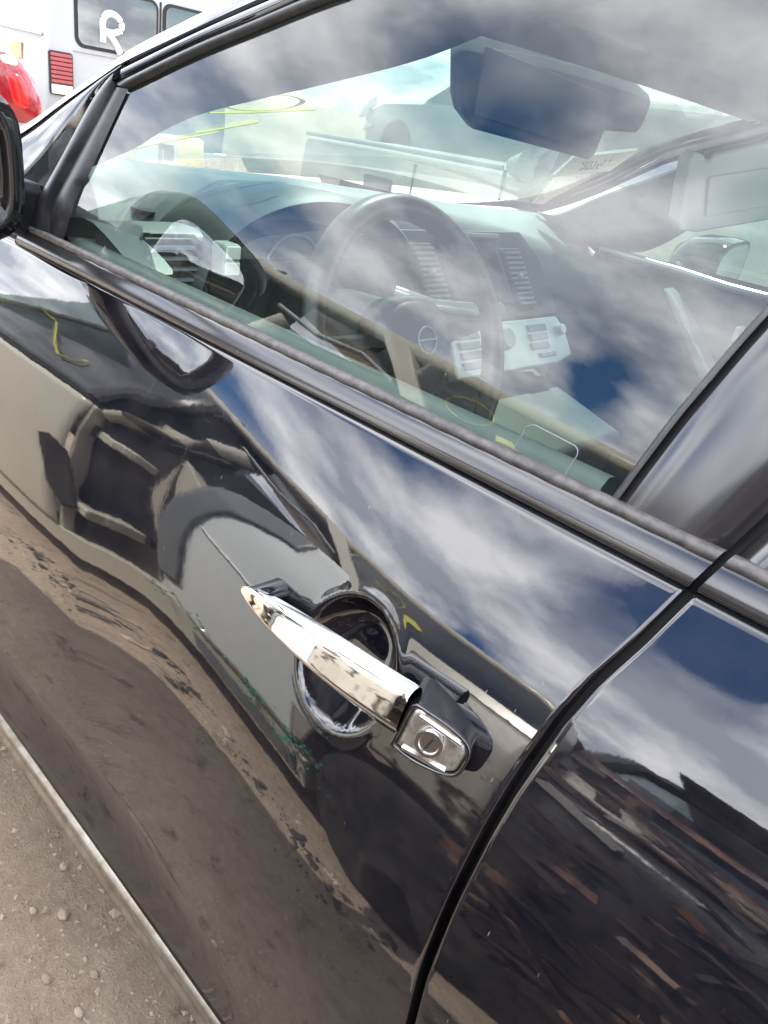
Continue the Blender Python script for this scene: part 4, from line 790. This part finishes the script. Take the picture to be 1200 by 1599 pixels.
# ------------------------------------------------------------------ things seen through the windscreen
tn = thing('tan_suv', 'pale tan car parked alongside, seen through the dusty windshield', 'car', (-2.6, 5.2, 0))
def trow(x, y): return y + (x + 4.2) * .0
ax = np.array((-2.97 + 5.36, 4.03 - 4.5)); 
Tn = Matrix.Translation((-5.36, 4.5, 0)) @ Matrix.Rotation(math.atan2(ax[1], ax[0]), 4, 'Z')
def tring(x, w, z1, tw=None, zt=None):
    r = [(x, .0 + (.86 - w), .35), (x, -.03 + (.86 - w), .75), (x, .0 + (.86 - w), z1 - .03), (x, .04 + (.86 - w), z1)]
    if zt: r += [(x, .24, zt), (x, .86, zt + .03), (x, 1.48, zt)]
    else: r += [(x, .3, z1 + .015), (x, .86, z1 + .03), (x, 1.42, z1 + .015)]
    r += [(x, 1.68 - (.86 - w), z1), (x, 1.72 - (.86 - w), z1 - .03), (x, 1.75 - (.86 - w), .75), (x, 1.72 - (.86 - w), .35)]; return r
B(Tn).loft([tring(-.25, .72, .85), tring(-.1, .80, 1.0), tring(.0, .86, 1.07), tring(1.2, .86, 1.10), tring(2.35, .86, 1.12), tring(2.42, .86, 1.12, zt=1.16), tring(3.1, .86, 1.12, zt=1.58), tring(4.9, .86, 1.12, zt=1.60), tring(5.4, .86, 1.10, zt=1.2), tring(5.5, .8, .9)]).build('body', tan_paint, tn, bevel=.02, seg=3)
B(Tn).tube([(.0, .0, 1.085), (1.2, -.002, 1.115), (2.4, -.002, 1.135)], .016, 8).build('fender_edge', white_paint, tn)
B(Tn).prism([(2.52, .06, 1.17), (3.08, .18, 1.54), (4.0, .18, 1.54), (4.0, .06, 1.17)], (0, -.02, 0)).build('side_window', van_glass, tn)
B(Tn).box((1.15, -.03, .86), (.34, .02, .10)).build('dark_badge', ink, tn, bevel=.006)
B(Tn).box((2.44, -.012, .80), (.012, .02, .66)).build('door_seam', gap_dark, tn)
B(Tn).box((1.55, -.012, .80), (.010, .02, .5)).build('panel_seam', gap_dark, tn)
bm_ = B(Tn).disc((2.62, -.02, 1.17), (1, 0, .1), .085, -.12, 20, .05).build('side_mirror', tan_paint, tn, auto=60)
for x in (.55, 3.9): wheel(tn, x, .08, .36, .36, -1, Tn)
# damaged white car further out on the rise
dc = thing('damaged_white_car', 'white car with a torn open nose standing on the rise beyond', 'car', (-9.5, 10.4, .56))
Td = Matrix.Translation((-10.6, 10.1, .56)) @ Matrix.Rotation(math.radians(-4), 4, 'Z')
def dring(x, z1, zt=None, w=.84, y0=0.):
    r = [(x, y0, .34), (x, y0 - .03, .7), (x, y0, z1)]; r += [(x, .22, zt), (x, 1.46, zt)] if zt else [(x, .25, z1 + .03), (x, 1.43, z1 + .03)]; return r + [(x, 1.68 - y0, z1), (x, 1.71 - y0, .7), (x, 1.68 - y0, .34)]
B(Td).loft([dring(-.05, .66, y0=.12), dring(.1, .80, y0=.05), dring(.45, .92), dring(1.25, .98), dring(1.35, .98, 1.02), dring(1.9, .99, 1.42), dring(3.4, 1.0, 1.44), dring(4.0, 1.0, 1.1), dring(4.5, .9)]).build('body', white_paint, dc, bevel=.03, seg=3)
B(Td).prism([(1.42, .03, 1.04), (1.90, .17, 1.36), (2.35, .17, 1.38), (2.35, .04, 1.04)], (0, -.02, 0)).build('side_window', van_glass, dc)
B(Td).prism([(2.45, .03, 1.04), (2.45, .17, 1.38), (3.35, .17, 1.38), (3.6, .03, 1.06)], (0, -.02, 0)).build('side_window', van_glass, dc)
B(Td).disc((.92, -.035, .36), (0, -1, 0), .36, .012, 28).build('wheel_arch', gap_dark, dc)
for k in range(7): 
    x, z = random.uniform(-.15, .25), random.uniform(.45, .85); B(Td).prism([(x, random.uniform(0, .2), z), (x + .25, .0, z + .08), (x + .2, .05, z + .22), (x - .03, .1, z + .16)], (0, -.02, .01)).build('torn_panel', white_paint, dc)
for x in (.92, 3.6): wheel(dc, x, .12, .30, .30, -1, Td)
# drum with a yellow lid near the van
dr = thing('plastic_drum', 'white plastic drum with yellow end and dark label, seen through the windshield', 'drum', (-6.7, 4.06, 0))
B().lathe((-6.86, 3.86, .58), (.55, .83, 0), [(.20, -.02), (.27, 0), (.285, .05), (.28, .18), (.29, .22), (.285, .34)], 28).build('drum_body', drum_white, dr, auto=50)
B().lathe((-6.86, 3.86, .58), (.55, .83, 0), [(.295, .33), (.295, .50), (.27, .545), (.0, .56)], 28).build('drum_lid', drum_yellow, dr, auto=50)
B().box((-6.86, 3.86, .20), (.5, .5, .4)).build('drum_stand', trim_black, dr, bevel=.02)
lb = B().prism([(-6.565, 3.87, .60), (-6.50, 3.98, .60), (-6.50, 3.98, .80), (-6.565, 3.87, .80)], (.03, -.02, 0)).build('dark_label', ink, dr)
text('R', (-6.498, 3.913, .69), (.5, .86, 0), (0, 0, 1), .17, white_chalk, lb, 'printed_letter')

# chalk strokes on the windscreen
chalk([(.740, 1.286), (.765, 1.297), (.815, 1.307), (.865, 1.303), (.853, 1.289), (.803, 1.279), (.750, 1.278), (.740, 1.286)], .0048)
chalk([(.735, 1.266), (.81, 1.276), (.91, 1.294)], .0046); chalk([(.775, 1.325), (.805, 1.336), (.83, 1.338)], .0018)
chalk([(.80, 1.35), (.84, 1.362), (.86, 1.376)], .0052); chalk([(.76, 1.233), (.80, 1.245), (.845, 1.262)], .0056); chalk([(.69, 1.195), (.74, 1.215), (.80, 1.238)], .0050)
xa = STK[1] - STK[0]; ya = STK[0] - STK[3]; cS = STK.mean(0) + np.array((.002, 0, -.003))
nrm = np.cross(xa, ya)
for i, body in enumerate(('11 100', '2011', '2285')):
    p = cS + ya / np.linalg.norm(ya) * .022 * (1 - i); text(body, p, tuple(-xa), tuple(ya), .026, ink, stk, 'printed_text')
